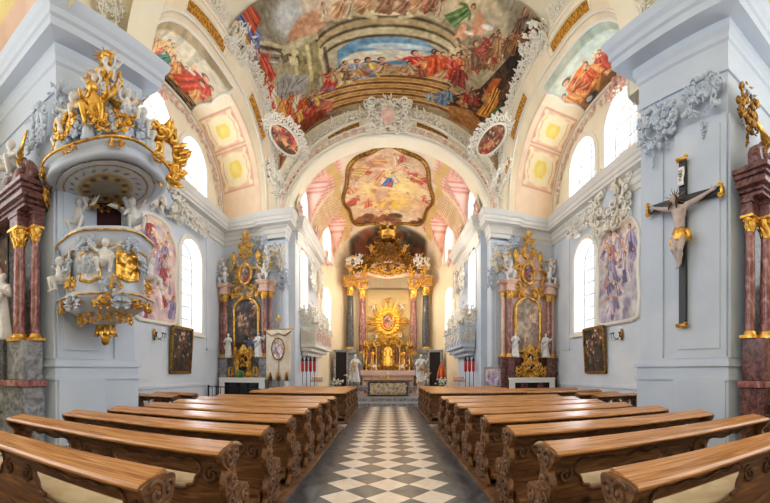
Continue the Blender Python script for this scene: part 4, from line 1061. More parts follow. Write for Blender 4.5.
def add_putto(parent, name, M, pose=0, m=ALABASTER, wm=None, wings=True):
    p = obj(name, shared(PUTTI[pose % 4], m), None, parent, M)
    if wings:
        for w_ in (WING_L, WING_R): obj('wing', shared(w_, wm or m), None, p, T(0, .13, .32, 0, .9))
    return p
def add_saint(parent, name, M, pose=0, m=ALABASTER):
    return obj(name, shared(SAINTS[pose % 3], m), None, parent, M)

# ---------------------------------------------------------------- crucifix on the right pier
(rax, ray_), (rbx, rby) = PIER[1]
rd = Vector((rbx - rax, rby - ray_, 0)).normalized(); rn = Vector((-rd.y, rd.x, 0)); rn = rn if rn.x < 0 else -rn
def face_frame(sd, y, off):
    """matrix whose x runs along the pier's nave face (to the viewer's right), -y points out into the nave"""
    (ax, ay), (bx, by) = PIER[sd]
    dd = Vector((bx - ax, by - ay, 0)).normalized(); nn = Vector((dd.y, -dd.x, 0)); nn = nn if nn.x * sd < 0 else -nn
    p = Vector((ax, ay, 0)) + dd * ((y - ay) / dd.y) + nn * off
    xx = dd if sd < 0 else -dd
    return Matrix(((xx.x, -nn.x, 0, p.x), (xx.y, -nn.y, 0, p.y), (0, 0, 1, 0), (0, 0, 0, 1)))
FR = face_frame(1, 5.66, .2)
t = thing('crucifix', 'large black crucifix with a pale carved figure hanging on the right pier', 'crucifix', FR.translation); t.matrix_basis = FR
m = MB(); m.box(-.085, .085, -.03, .06, 2.62, 6.2); m.box(-.94, .94, -.034, .056, 5.24, 5.41); obj('cross', m, BLACKW, t, bevel=.01)
for (x, z, w_, h_) in ((-.95, 5.325, .05, .12), (.95, 5.325, .05, .12), (0, 6.21, .12, .05), (0, 2.61, .12, .05)):
    m = MB(); m.ball((x, 0, z), (w_, .08, h_), 8, 6)
    for s in (-1, 1):
        if w_ < h_: scroll(m, x * .97, z + s * .1, .05, 1.1, 0, s, .018, -.04)
        else: scroll(m, x + s * .1, z, .05, 1.1, 0, s, .018, -.04)
    obj('end_ornament', m, GOLD, t)
m = MB(); m.sheet(lambda u, v: (-.075 + .15 * u, -.06 - .02 * math.sin(v * PI * 2), 5.62 + .4 * v), 4, 12); m2 = MB(); m2.merge(m); n_ = len(m.v)
sc_ = obj('scroll', evald(m, [('SOLIDIFY', dict(thickness=.012))]), WHITECLOTH, t)
def text_mesh(body, size, depth=.004):
    cu = bpy.data.curves.new('txt', 'FONT'); cu.body = body; cu.size = size; cu.extrude = depth; cu.align_x = 'CENTER'; cu.align_y = 'CENTER'
    o = bpy.data.objects.new('txt', cu); COL.objects.link(o); dg = bpy.context.evaluated_depsgraph_get(); dg.update()
    me = bpy.data.meshes.new_from_object(o.evaluated_get(dg)); mb = MB(); mb.add([tuple(v.co) for v in me.vertices], [tuple(p.vertices) for p in me.polygons])
    bpy.data.objects.remove(o); bpy.data.meshes.remove(me); return mb
tx = text_mesh('INRI', .13); tx.v = [(-y * 1.0, -.088 - z, 5.82 + x) for x, y, z in tx.v]; obj('lettering', tx, BLACKW, sc_)
# the figure: shoulders 5.16, feet 3.85
m = MB()
H0 = Vector((-.1, -.22, 5.27))
m.ball((0, -.14, 4.98), (.17, .105, .17), 14, 10); m.ball((0, -.13, 5.08), (.2, .1, .1), 12, 8); m.capsule((0, -.14, 4.98), (.01, -.13, 4.62), .13, .112, 14); m.ball((.01, -.13, 4.55), (.145, .105, .11), 12, 8)
for s in (-1, 1): m.ball((s * .075, -.215, 5.02), (.085, .04, .06), 8, 6); m.ball((s * .045, -.23, 4.75), (.035, .02, .09), 8, 6)
m.capsule((-.02, -.14, 5.12), H0 + Vector((.02, .04, -.08)), .062, .055, 10); m.ball(H0, (.078, .095, .115), 12, 9); m.ball(H0 + Vector((-.02, -.1, -.01)), (.017, .022, .026), 6, 5); m.ball(H0 + Vector((-.02, -.075, -.06)), (.03, .025, .02), 6, 5)
for s in (-1, 1): m.ball(H0 + Vector((s * .03 - .02, -.082, .025)), (.02, .014, .01), 6, 4)
arms = {-1: ((-.19, -.13, 5.13), (-.46, -.11, 5.2), (-.7, -.07, 5.3)), 1: ((.19, -.13, 5.13), (.46, -.11, 5.22), (.71, -.07, 5.33))}
for s, (a, b, c_) in arms.items():
    m.capsule(a, b, .068, .05, 10); m.capsule(b, c_, .05, .033, 10); m.ball(a, (.085, .075, .075), 8, 6)
for s, kn, an in ((-1, (-.075, -.26, 4.2), (-.01, -.12, 3.93)), (1, (.09, -.25, 4.18), (.03, -.16, 3.93))):
    m.capsule((s * .085, -.13, 4.52), kn, .095, .066, 10); m.capsule(kn, (an[0], an[1], an[2] + .0), .062, .038, 10); m.ball(Vector(kn).lerp(Vector(an), .3) + Vector((0, .03, 0)), (.055, .05, .1), 8, 6)
    m.capsule((an[0], an[1] - .0, an[2]), (an[0] + s * .0, an[1] - .09, an[2] - .12), .038, .034, 8)
body = fuse(m, .016, 3)
for s, (a, b, c_) in arms.items():
    hand(body, c_, Vector(c_) - Vector(b), (0, -1, .2), 1.0)
corp = obj('figure', body, SKIN_C, t)
m = MB(); m.lathe([(.15, 4.66), (.175, 4.6), (.178, 4.5), (.17, 4.42), (.15, 4.38)], 22, T(.01, -.13, 0), sy=.72, rim=lambda a, z: 1 + .07 * math.cos(5 * a + z * 40))
m.tube([(.17, -.14, 4.6), (.24, -.16, 4.56), (.27, -.15, 4.44), (.25, -.15, 4.36)], [.05, .055, .05, .02], 7); m.tube([(-.16, -.14, 4.5), (-.2, -.14, 4.38), (-.19, -.14, 4.24)], [.05, .05, .02], 7)
obj('loincloth', evald(m, [('SOLIDIFY', dict(thickness=.02))]), GOLD, corp)
m = MB(); m.ball(H0 + Vector((.0, .03, .02)), (.092, .095, .115), 12, 8)
for s in (-1, 1): m.tube([H0 + Vector((s * .08, .0, 0)), H0 + Vector((s * .095, -.02, -.12)), H0 + Vector((s * .1, -.04, -.2))], [.03, .028, .012], 6)
m.capsule(H0 + Vector((-.02, -.07, -.09)), H0 + Vector((-.025, -.075, -.15)), .035, .012, 6)
obj('hair', m, mat('dark_hair', lin(58, 46, 42), .7), corp)
m = MB()
for k in range(16):
    a = 2 * PI * k / 16; L = .27 if k % 2 else .2
    m.tube([H0 + Vector((.1 * math.cos(a), .06, .03 + .12 * math.sin(a))), H0 + Vector((L * math.cos(a), .05, .03 + L * 1.1 * math.sin(a)))], [.014, .004], 4)
obj('halo_rays', m, GOLD_DARK, corp)

# ---------------------------------------------------------------- pulpit on the left pier
PX, PY = -5.65, 5.9; pa = math.atan2(-PX, PY) if False else math.atan2(PX, PY)
t = thing('pulpit', 'white and gold carved pulpit with putti on the left pier', 'pulpit', (PX, PY, 0), -pa - PI * 0)
# local -y looks to the camera
def wv(a, z): return 1 + .035 * math.cos(6 * a)
m = MB(); m.lathe([(.0, 2.36), (.1, 2.4), (.16, 2.5), (.12, 2.58), (.2, 2.64), (.34, 2.7), (.42, 2.8), (.66, 2.86), (.84, 2.98), (.98, 3.06), (1.02, 3.12), (1.0, 3.18), (.9, 3.2), (.85, 3.3), (.82, 3.6), (.85, 3.95), (.9, 4.16), (.96, 4.2), (.96, 4.28), (1.02, 4.34), (1.04, 4.42), (.98, 4.46), (.84, 4.46), (.8, 4.3), (.8, 3.5), (0, 3.4)], 60, rim=wv)
bas = obj('basket', m, STUC_COOL, t)
def on_drum(a, r, z, s=1.0, mt=GOLD, seed=1, w=.5, h=.5, parent=None, name='ornament', **k):
    mb = rocaille(seed, w, h, **k)
    M_ = T(r * math.sin(a), -r * math.cos(a), z, a, s)
    return obj(name, mb, mt, parent or t, M_)
for i, a in enumerate((-1.35, -.72, -.02, .62, 1.2)):
    on_drum(a, .93, 2.98, 1, GOLD, 70 + i, .42, .3, bas, 'gilded_swag', n=5, leaves=9, th=.022)
    on_drum(a * .9, .55, 2.72, 1, GOLD, 80 + i, .3, .26, bas, 'gilded_swag', n=4, leaves=7, th=.02)
m = MB(); m.ball((0, 0, 2.3), (.1, .1, .12), 10, 8)
for k in range(8): leaf(m, 0, 2.5, -PI / 2 + .2 * (k - 3.5), .2, .05, -.1); 
for k in range(10):
    q = MB(); leaf(q, 0, 0, -PI / 2, .24, .07, -.05, .4); m.merge(q, T(.16 * math.sin(k * .63), -.16 * math.cos(k * .63), 2.62, k * .63))
obj('pendant', m, GOLD, bas)
# relief panels
def drum_panel(name, a0, a1, z0, z1, r, mt, bumpy=0, seed=0):
    rr = random.Random(seed); pts = [(rr.uniform(.1, .9), rr.uniform(.1, .9), rr.uniform(.08, .2)) for _ in range(16)]
    def f(u, v):
        q = r + .015 + sum(bumpy * max(0, 1 - ((u - a) ** 2 + (v - b) ** 2) / (c_ * c_)) for a, b, c_ in pts)
        x = abs(u - .5) * 2; a = a0 + (a1 - a0) * u
        return (q * math.sin(a), -q * math.cos(a), z0 + (z1 - z0) * v + .03 * math.cos(x * 4) * (1 if v > .5 else -1))
    m_ = MB(); m_.sheet(f, 22, 22)
    o_ = obj(name, evald(m_, [('SOLIDIFY', dict(thickness=.03))]), mt, bas)
    fr = MB(); L = [f(i / 12, 0) for i in range(12)] + [f(1, i / 12) for i in range(12)] + [f(1 - i / 12, 1) for i in range(12)] + [f(0, 1 - i / 12) for i in range(13)]
    fr.tube(L, .028, 5); obj('panel_frame', fr, GOLD, o_); return o_
drum_panel('relief_panel', .25, .85, 3.45, 4.02, .87, GOLD, .035, 3); drum_panel('relief_panel', -.62, -.12, 3.42, 4.0, .87, M_WHITE, .02, 5); drum_panel('relief_panel', -1.5, -1.0, 3.45, 4.0, .87, M_WHITE, .02, 6)
for rr_, zz_ in ((1.05, 4.36), (1.03, 3.13), (.9, 4.1)):
    m = MB(); m.tube([(rr_ * wv(a - PI / 2, 0) * math.sin(a), -rr_ * wv(a - PI / 2, 0) * math.cos(a), zz_) for a in [-1.7 + 3.4 * k / 40 for k in range(41)]], .02, 5); obj('gilded_moulding', m, GOLD, bas)
for i, (a, z) in enumerate(((-.38, 3.7), (.55, 4.12), (-.4, 4.12), (.08, 3.3), (.98, 3.75), (-.95, 3.75), (-.7, 2.98), (.3, 2.98))): on_drum(a, .95 if z > 3.1 else 1.0, z, 1, STUC_COOL, 140 + i, .4, .34, bas, 'stucco_relief', n=6, leaves=5, th=.022)
for i, (a, z, r, s) in enumerate(((-.03, 3.66, .96, .8), (-1.25, 3.5, 1.0, .85), (1.15, 3.5, 1.0, .8))):
    add_putto(bas, 'putto', T(r * math.sin(a), -r * math.cos(a), z, a, s), i)
for i, a in enumerate((.1, -.85, .95)): on_drum(a + .1, .98, 3.35, 1, GOLD, 90 + i, .3, .3, bas, 'gilded_swag', n=4, leaves=6, th=.02)
# doorway behind the preacher
m = MB(); m.box(-.38, .38, .58, .66, 4.2, 5.6); obj('doorway', m, CURTAIN, t)
m = MB()
for s in (-1, 1):
    m.box(min(s * .4, s * .56), max(s * .4, s * .56), .48, .64, 4.2, 5.62)
    m.tube([(s * .48, .45, 4.3), (s * .62, .36, 4.6), (s * .5, .4, 5.0), (s * .6, .34, 5.3), (s * .42, .3, 5.6)], [.07, .1, .07, .09, .06], 8)
obj('door_frame', m, STUC_COOL, t)
for i, s in enumerate((-1, 1)): add_putto(t, 'putto', T(s * .62, .3, 4.95, .3 * s, .95), i + 2)
m = rocaille(33, .9, .3, 8, .025, 8); m.v = [(x, y + .4, z + 5.45) for x, y, z in m.v]; obj('lambrequin', m, GOLD_DARK, t)
# sounding board
def wv2(a, z): return 1 + .03 * math.cos(5 * a + .4)
m = MB(); m.lathe([(0, 5.78), (.4, 5.78), (.42, 5.74), (.82, 5.74), (.86, 5.7), (1.12, 5.68), (1.2, 5.64), (1.3, 5.66), (1.3, 5.74), (1.27, 5.78), (1.32, 5.82), (1.36, 5.84), (1.4, 5.9), (1.34, 5.96), (1.2, 6.0), (1.0, 6.12), (.6, 6.3), (0, 6.35)], 64, rim=wv2)
can = obj('sounding_board', m, STUC_COOL, t)
cvb = Canvas(60, 60, 1, (206, 206, 208), 3); cvb.blob(.5, .5, .4, .4, (196, 198, 204), 0, .1, .1); cvb.blob(.5, .5, .26, .26, (150, 140, 126), 0, .15, .25); cvb.ring(.5, .5, .27, .27, .014, (206, 168, 86)); cvb.ring(.5, .5, .42, .42, .012, (120, 104, 84))
for k in range(20):
    a = k * .314; cvb.blob(.5 + .2 * math.cos(a), .5 + .2 * math.sin(a), .03, .03, ((206, 160, 70), (96, 78, 56))[k % 2], a, .4, .6); cvb.blob(.5 + .34 * math.cos(a), .5 + .34 * math.sin(a), .03, .012, (130, 112, 88), a + .8, .4, .6)
cvb.mottle(.1)
painted_sheet('underside', lambda u, v: ((u - .5) * 2.2, (v - .5) * 2.2, 5.655), cvb, lambda u, v: math.hypot(u - .5, v - .5) < .49, can, thick=.012)
m = MB(); m.tube([(1.41 * wv2(a - PI / 2, 0) * math.sin(a), -1.41 * wv2(a - PI / 2, 0) * math.cos(a), 5.9) for a in [-PI + 2 * PI * k / 60 for k in range(61)]], .025, 5); obj('gilded_moulding', m, GOLD, can)
for i, a in enumerate((-1.2, -.5, .15, .8)): on_drum(a, 1.38, 5.8, 1, GOLD, 100 + i, .34, .2, can, 'gilded_swag', n=3, leaves=5, th=.016)
on_drum(-1.55, 1.25, 5.55, 1, GOLD, 130, .7, .7, can, 'gilded_swag', n=8, leaves=16, th=.035)
# crowning ornament: volutes, clouds, angels, urn and pinnacle
m = MB()
for k in range(6):
    a = -1.6 + k * .64; q = MB()
    q.tube([(0, -1.1, 6.12), (0, -.98, 6.5), (0, -.66, 6.62), (0, -.5, 6.95), (0, -.3, 7.3), (0, -.16, 7.8)], [.1, .09, .08, .08, .06, .05], 7, None, 1.5); q.ball((0, -1.1, 6.2), (.1, .15, .15), 8, 6)
    m.merge(q, T(0, 0, 0, a))
m.lathe([(.3, 6.2), (.4, 6.4), (.22, 6.8), (.26, 7.0), (.14, 7.3), (.2, 7.5), (.1, 7.9), (.06, 8.2), (0, 8.25)], 16)
obj('crowning_volutes', m, STUC_COOL, can)
for i, (a, r, z, w_, h_, mt) in enumerate(((-1.0, 1.0, 6.5, .8, .6, STUC_COOL), (-.2, 1.05, 6.35, .9, .5, STUC_COOL), (.6, 1.0, 6.45, .8, .6, STUC_COOL), (-.5, .75, 6.9, .7, .6, STUC_COOL), (.3, .6, 7.1, .6, .7, STUC_COOL),
                                           (-.8, 1.1, 6.55, .6, .5, GOLD), (-.25, 1.0, 6.6, .5, .5, GOLD), (.25, .5, 7.45, .45, .8, GOLD), (-.35, .55, 7.5, .4, .8, GOLD), (0, .25, 8.0, .35, .6, GOLD), (-1.45, 1.05, 6.5, .5, .5, GOLD), (.1, 1.15, 6.35, .9, .5, GOLD))):
    on_drum(a, r, z, 1, mt, 110 + i, w_, h_, can, 'gilded_spray' if mt is GOLD else 'stucco_spray', n=9, leaves=10, th=.03)
for i, (a, r, z, s, g) in enumerate(((-.75, .95, 6.6, .95, 0), (-.2, 1.0, 6.5, 1.05, 1), (.5, .85, 6.7, .85, 0), (.05, .32, 7.75, .75, 0), (-1.2, .95, 6.55, .8, 0), (.95, .95, 6.5, .8, 0), (-.4, .6, 7.2, .75, 0), (.6, .5, 7.25, .7, 0))):
    add_putto(can, 'angel', T(r * math.sin(a), -r * math.cos(a), z, a, s), i, GOLD if g else ALABASTER, GOLD if i % 2 == 0 else None)
m = MB()
for k in range(18):
    a = 2 * PI * k / 18; L = .34 if k % 2 else .22; m.tube([(0, -.1, 8.5), (L * math.cos(a), -.12, 8.5 + L * .55 * math.sin(a))], [.03, .006], 4)
m.ball((0, -.1, 8.5), (.12, .1, .1), 8, 6); m.tube([(0, 0, 8.15), (0, -.05, 8.5)], .03, 5); obj('ray_finial', m, GOLD, can)
# gilded cartouche at the edge of the sounding board
m = MB(); rr = random.Random(5)
for k in range(30):
    a = 2 * PI * k / 30 + rr.uniform(-.1, .1); q = rr.uniform(.2, .36)
    scroll(m, q * math.cos(a), q * 1.35 * math.sin(a), rr.uniform(.07, .14), rr.uniform(.9, 1.4), a + 1, rr.choice((-1, 1)), .032, rr.uniform(-.12, .05))
    leaf(m, q * math.cos(a), q * 1.35 * math.sin(a), a + rr.uniform(-.7, .7), .24, .06, rr.uniform(-.12, .02))
g = obj('gilded_cartouche', m, GOLD, can, T(.98, -.1, 6.2, .5))
g.matrix_basis = T(1.3, -.2, 6.32, .25, 1.15)
m = MB(); m.ball((0, -.03, 0), (.16, .05, .24), 12, 8); obj('white_shield', m, ALABASTER, g)
# ---------------------------------------------------------------- columns
def column_mb(h, r, n=16):
    m = MB(); m.lathe([(r * 1.0, 0), (r * 1.04, h * .3), (r * .98, h * .6), (r * .86, h)], n); return m
def capital_mb(r, h):
    m = MB(); m.lathe([(r * .8, 0), (r * .95, .02), (r * .82, .05), (r * .9, h * .5), (r * 1.25, h * .85), (r * 1.3, h)], 14); m.box(-r * 1.4, r * 1.4, -r * 1.4, r * 1.4, h, h + .05)
    for k in range(8):
        for (z, L, f) in ((.03, h * .55, 0), (h * .4, h * .55, .4)):
            q = MB(); leaf(q, 0, 0, PI / 2, L, r * .42, 0, .7, 5); m.merge(q, T(r * .9 * math.sin(k * PI / 4 + f), -r * .9 * math.cos(k * PI / 4 + f), z, k * PI / 4 + f))
    for k in range(4):
        q = MB(); scroll(q, 0, 0, r * .35, 1.2, 0, 1, r * .12); m.merge(q, T(r * 1.25 * math.sin(k * PI / 2 + .785), -r * 1.25 * math.cos(k * PI / 2 + .785), h * .85, k * PI / 2 + .785))
    return m
def base_mb(r, h=.16):
    m = MB(); m.box(-r * 1.5, r * 1.5, -r * 1.5, r * 1.5, 0, h * .4); m.lathe([(r * 1.4, h * .4), (r * 1.45, h * .55), (r * 1.15, h * .7), (r * 1.25, h * .85), (r, h)], 14); return m
def add_column(parent, x, y, z, h, r, shaft, cap=GOLD, base=GOLD, ch=None, name='column'):
    ch = ch or r * 2.6
    c = obj(name, column_mb(h - ch - .16, r), shaft, parent, T(x, y, z + .16))
    obj('capital', capital_mb(r, ch), cap, c, T(0, 0, h - ch - .16)); obj('column_base', base_mb(r), base, c, T(0, 0, -.16)); return c
def oval_picture(parent, name, x, y, z, w, h, seed, pal, bg, frame=GOLD, fr=.05, square=False, arch=False):
    c = picture_canvas(seed, pal, bg, tuple(min(255, k * 1.5) for k in bg), 50, 70, h / w, 5, .55)
    if arch: kp = lambda u, v: v < 1 - (w / h) * .5 * (1 - math.sqrt(max(0, 1 - (2 * u - 1) ** 2)))
    elif square: kp = None
    else: kp = lambda u, v: (2 * u - 1) ** 2 + (2 * v - 1) ** 2 < 1
    p = painted_sheet(name, lambda u, v: (x + (u - .5) * w, y, z + v * h), c, kp, parent, thick=.02)
    m = MB()
    if arch: L = [(x - w / 2, z), (x + w / 2, z)] + [(x + w / 2 * math.cos(PI * k / 20), z + h - w / 2 + w / 2 * math.sin(PI * k / 20)) for k in range(21)] + [(x - w / 2, z)]
    elif square: L = [(x - w / 2, z), (x + w / 2, z), (x + w / 2, z + h), (x - w / 2, z + h), (x - w / 2, z)]
    else: L = [(x + w / 2 * math.cos(2 * PI * k / 32), z + h / 2 + h / 2 * math.sin(2 * PI * k / 32)) for k in range(33)]
    LL = []
    for a, b in zip(L[:-1], L[1:]): LL += [(a[0] + (b[0] - a[0]) * q / 3, y - .02, a[1] + (b[1] - a[1]) * q / 3) for q in range(3)]
    m.tube(LL + [(L[-1][0], y - .02, L[-1][1])], fr, 6); obj('frame', m, frame, p); return p
def orn(parent, name, seed, x, y, z, w, h, mt, rz=0, **k):
    return obj(name, rocaille(seed, w, h, **k), mt, parent, T(x, y, z, rz))

# ---------------------------------------------------------------- the two side altars beside the chancel arch
def side_altar(x, lab, seed, right):
    t = thing('side_altar', lab, 'altar', (x, 16.3, 0))
    m = MB(); m.box(-1.6, 1.6, -1.0, .2, 0, .12); m.box(-1.35, 1.35, -.75, .2, .12, .24); obj('altar_step', m, M_GREY, t)
    m = MB(); m.box(-1.0, 1.0, -.62, .1, .24, 1.26); obj('altar_table', m, DARK, t)
    m = MB(); m.box(-1.12, 1.12, -.72, .1, 1.26, 1.34); m.box(-1.12, -.86, -.68, -.6, .5, 1.28); m.box(.86, 1.12, -.68, -.6, .5, 1.28); m.box(-1.1, 1.1, -.7, -.66, 1.12, 1.28); obj('altar_cloth', m, WHITECLOTH, t)
    for k in (-.45, .1, .55) if not right else (-.4, .4): mm = MB(); mm.box(k - .16, k + .16, -.66, -.6, .55, 1.1); obj('antependium_panel', mm, BLACKW if not right else M_REDDARK, t, bevel=.01)
    m = MB()
    for s in (-1, 1):
        for q in (.98, 1.22): m.box(s * q - .17, s * q + .17, -.5 + .15 * (q > 1), .2, .24, 1.5); m.box(s * q - .2, s * q + .2, -.54 + .15 * (q > 1), .2, 1.5, 1.58); m.box(s * q - .16, s * q + .16, -.48 + .15 * (q > 1), .2, 1.58, 2.2); m.box(s * q - .2, s * q + .2, -.52 + .15 * (q > 1), .2, 2.2, 2.28)
    m.box(-.95, .95, -.1, .2, .24, 2.28); obj('pedestal', m, M_GREY if not right else M_REDDARK, t, bevel=.01)
    m = MB(); m.box(-1.0, 1.0, -.02, .2, 2.28, 6.0); m.prism([(-.75, 6.0), (.75, 6.0), (.62, 6.8), (.3, 7.25), (-.3, 7.25), (-.62, 6.8)], -.1, .2, Matrix(((1, 0, 0, 0), (0, 0, 1, 0), (0, 1, 0, 0), (0, 0, 0, 1))))
    obj('back_wall', m, M_PINK if right else M_GREY, t)
    for s in (-1, 1):
        add_column(t, s * .98, -.3, 2.28, 3.0, .13, M_RED); add_column(t, s * 1.24, -.14, 2.28, 3.0, .1, M_RED if not right else M_PINK)
        m = MB()
        for (z0, z1, e) in ((5.28, 5.4, .0), (5.4, 5.62, -.03), (5.62, 5.7, .05), (5.7, 5.78, .1)): m.box(s * .98 - .2 - e, s * .98 + .2 + e, -.52 - e, .2, z0, z1); m.box(s * 1.24 - .16 - e, s * 1.24 + .16 + e, -.32 - e, .2, z0, z1)
        obj('entablature', m, M_PINK, t, bevel=.01)
    oval_picture(t, 'altarpiece', 0, -.06, 2.55, 1.25, 2.55, seed, [(70, 84, 120), (150, 110, 80), (90, 60, 50), (190, 150, 110)] if not right else [(190, 150, 120), (210, 180, 150), (140, 120, 110), (170, 110, 80)], (60, 54, 52) if not right else (130, 116, 100), GOLD, .07, arch=True)
    orn(t, 'gilded_crest', seed + 1, 0, -.14, 5.35, 1.5, .7, GOLD, n=12, leaves=14, th=.035)
    oval_picture(t, 'medallion', 0, -.15, 5.75, .62, .95, seed + 2, [(170, 60, 50), (80, 90, 130), (200, 160, 120)], (70, 60, 50), GOLD, .07)
    for s in (-1, 1):
        orn(t, 'gilded_volute', seed + 3 + s, s * .58, -.12, 6.2, .5, 1.2, GOLD if right or s else GOLD, n=7, leaves=9, th=.035, sym=False)
        add_putto(t, 'angel', T(s * .98, -.35, 5.95, .2 * s, .95), 1 + s, ALABASTER, GOLD); add_putto(t, 'angel', T(s * 1.15, -.2, 6.6, -.2 * s, .7), 2 + s, ALABASTER, GOLD)
        add_saint(t, 'white_saint', T(s * .76, -.42, 2.28, 0, .66), 1 + s)
        m = MB(); m.lathe([(0, 6.95), (.1, 6.95), (.05, 7.03), (.13, 7.15), (.15, 7.3), (.07, 7.38), (.09, 7.42), (0, 7.6)], 12); obj('urn', m, GOLD, t, T(s * .62, -.1, -.2))
    orn(t, 'gilded_finial', seed + 7, 0, -.12, 7.35, .75, 1.1, GOLD, n=9, leaves=12, th=.035)
    m = MB()
    for k in range(14): a = 2 * PI * k / 14; m.tube([(0, 0, 0), ((.32 if k % 2 else .2) * math.cos(a), 0, (.4 if k % 2 else .26) * math.sin(a))], [.03, .008], 4)
    m.ball((0, -.02, 0), (.13, .08, .15), 8, 6); obj('ray_finial', m, GOLD, t, T(0, -.15, 8.05))
    # small gilded shrine on the altar table
    sh = obj('shrine', plate(wavy([(-.34, 0), (.34, 0), (.4, .3), (.32, .7), (.36, 1.0), (.16, 1.35), (0, 1.55), (-.16, 1.35), (-.36, 1.0), (-.32, .7), (-.4, .3)], 4), [wavy([(-.2, .3), (.2, .3), (.22, .8), (0, 1.12), (-.22, .8)], 4)], .08), GOLD, t, T(0, -.42, 1.34))
    m = MB(); m.box(-.26, .26, .05, .09, .26, 1.12); obj('niche', m, BLACKW, sh); orn(sh, 'gilded_scrolls', seed + 9, 0, -.05, .75, .95, 1.5, GOLD, n=12, leaves=10, th=.03)
    m = MB(); m.ball((0, .02, .7), (.1, .05, .2), 8, 6); m.ball((0, .0, .93), .06, 8, 6); obj('shrine_figure', m, GOLD_DARK if not right else ALABASTER, sh)
    for s in (-.62, .62): orn(t, 'gilded_vase', seed + 20, s, -.45, 1.62, .3, .55, GOLD, n=4, leaves=6, th=.03)
    if not right: m = MB(); m.ball((-.1, -.55, 1.5), (.22, .14, .2), 10, 8); obj('wreath', m, LEAF, t)
    return t
side_altar(-6.55, 'left side altar with red marble columns and a dark arched painting', 201, False)
side_altar(6.45, 'right side altar, bright gilded crest and a pale arched painting', 301, True)
# black railing and candle stand before the left side altar
m = MB()
for k in range(9): m.tube([(-7.7 + k * .2, 14.6, 0), (-7.7 + k * .2, 14.6, .95)], .014, 6)
for z in (.12, .93): m.box(-7.72, -6.06, 14.58, 14.62, z, z + .035)
for x in (-7.7, -6.1): m.box(x - .03, x + .03, 14.57, 14.63, 0, 1.02)
tag(obj('altar_railing', m, IRON, None), 'low black iron railing before the left side altar', 'railing')
t = thing('candle_stand', 'dark iron candle stand right of the black railing, left side altar', 'candle stand', (-5.55, 14.9, 0))
m = MB(); m.box(-.4, .4, -.2, .2, .84, .88); obj('tray', m, IRON, t)
for x in (-.35, .35):
    for y in (-.16, .16): m = MB(); m.tube([(x, y, 0), (x, y, .84)], .018, 6); obj('leg', m, IRON, t)

# ---------------------------------------------------------------- banner, notice board
t = thing('processional_banner', 'cream processional banner with an oval picture, hung beside the left altar', 'banner', (-4.8, 15.75, 0))
m = MB(); m.tube([(0, .05, 0), (0, .05, 3.75)], .022, 8); m.lathe([(.25, 0), (.25, .05), (.06, .12), (.03, .2)], 14, T(0, .05, 0)); obj('pole', m, GOLD_DARK, t)
m = MB(); m.tube([(-.62, 0, 3.5), (.62, 0, 3.5)], .025, 8); m.ball((-.64, 0, 3.5), .05, 8, 6); m.ball((.64, 0, 3.5), .05, 8, 6); obj('crossbar', m, GOLD, t)
m = MB(); m.sheet(lambda u, v: ((u - .5) * 1.16, .05 * math.sin(u * 16) * v, 3.48 - v * (2.1 + .16 * math.cos(u * PI * 6))), 40, 24); obj('cloth', evald(m, [('SOLIDIFY', dict(thickness=.015))]), CLOTH_CREAM, t)
for k in range(3):
    m = MB(); x = -.38 + k * .38; m.lathe([(.0, 1.2), (.09, 1.2), (.07, 1.48), (.03, 1.52), (.05, 1.56), (.0, 1.6)], 12, T(x, -.03, 0), sy=.5); obj('tassel', m, GOLD_DARK, t)
m = MB()
m.tube([(-.6, -.05, 3.4), (-.3, -.06, 3.2), (0, -.06, 3.32), (.3, -.06, 3.2), (.6, -.05, 3.4)], .03, 6); obj('fringe', m, GOLD_DARK, t)
oval_picture(t, 'oval_picture', 0, -.07, 2.15, .58, .95, 411, [(170, 120, 130), (120, 130, 170), (206, 170, 150)], (180, 170, 170), GOLD_DARK, .03)
m = MB(); m.box(-.03, .03, .02, .08, 3.75, 4.15); m.box(-.15, .15, .02, .08, 3.93, 3.99)
for k in range(8): m.tube([(0, .05, 3.96), (.16 * math.cos(k * .785 + .39), .05, 3.96 + .16 * math.sin(k * .785 + .39))], [.012, .004], 4)
obj('gilded_cross', m, GOLD, t)
t = thing('notice_board', 'pale violet picture board standing beside the right side altar', 'board', (4.7, 16.1, 0))
m = MB(); m.box(-.42, .42, -.03, .03, .92, 1.82); obj('panel', m, BAR, t)
cvb = picture_canvas(431, [(150, 120, 170), (190, 150, 190), (170, 170, 190), (120, 110, 160)], (206, 196, 216), (226, 220, 228), 40, 40, 1, 5, .4)
painted_sheet('picture', lambda u, v: (-.36 + .72 * u, -.037, .98 + .76 * v), cvb, None, t)
for s in (-1, 1): m = MB(); m.box(s * .36 - .03, s * .36 + .03, -.03, .03, 0, .95); m.box(s * .36 - .03, s * .36 + .03, -.2, .2, 0, .04); obj('leg', m, STUC_COOL, t)
for (x, y, s, lab) in ((4.75, 15.2, .9, 'dark green potted plant left of the right side altar'), (-4.9, 14.6, .8, 'dark green potted plant below the hanging banner')):
    t = thing('potted_plant', lab, 'plant', (x + .45 * (s == .9), y, 0), 0, None); t.scale = (.8, .8, .8)
    m = MB(); m.lathe([(0, 0), (.2, 0), (.26, .42), (.22, .42), (.2, .1)], 14); obj('pot', m, BLACKW, t)
    m = MB(); r_ = random.Random(int(x * 10))
    for k in range(44):
        q = MB(); leaf(q, 0, 0, r_.uniform(.2, 2.9), .55 * s, .06, 0, .5, 5); m.merge(q, T(0, 0, .38, r_.uniform(0, 6.28)))
    obj('foliage', m, LEAF, t)

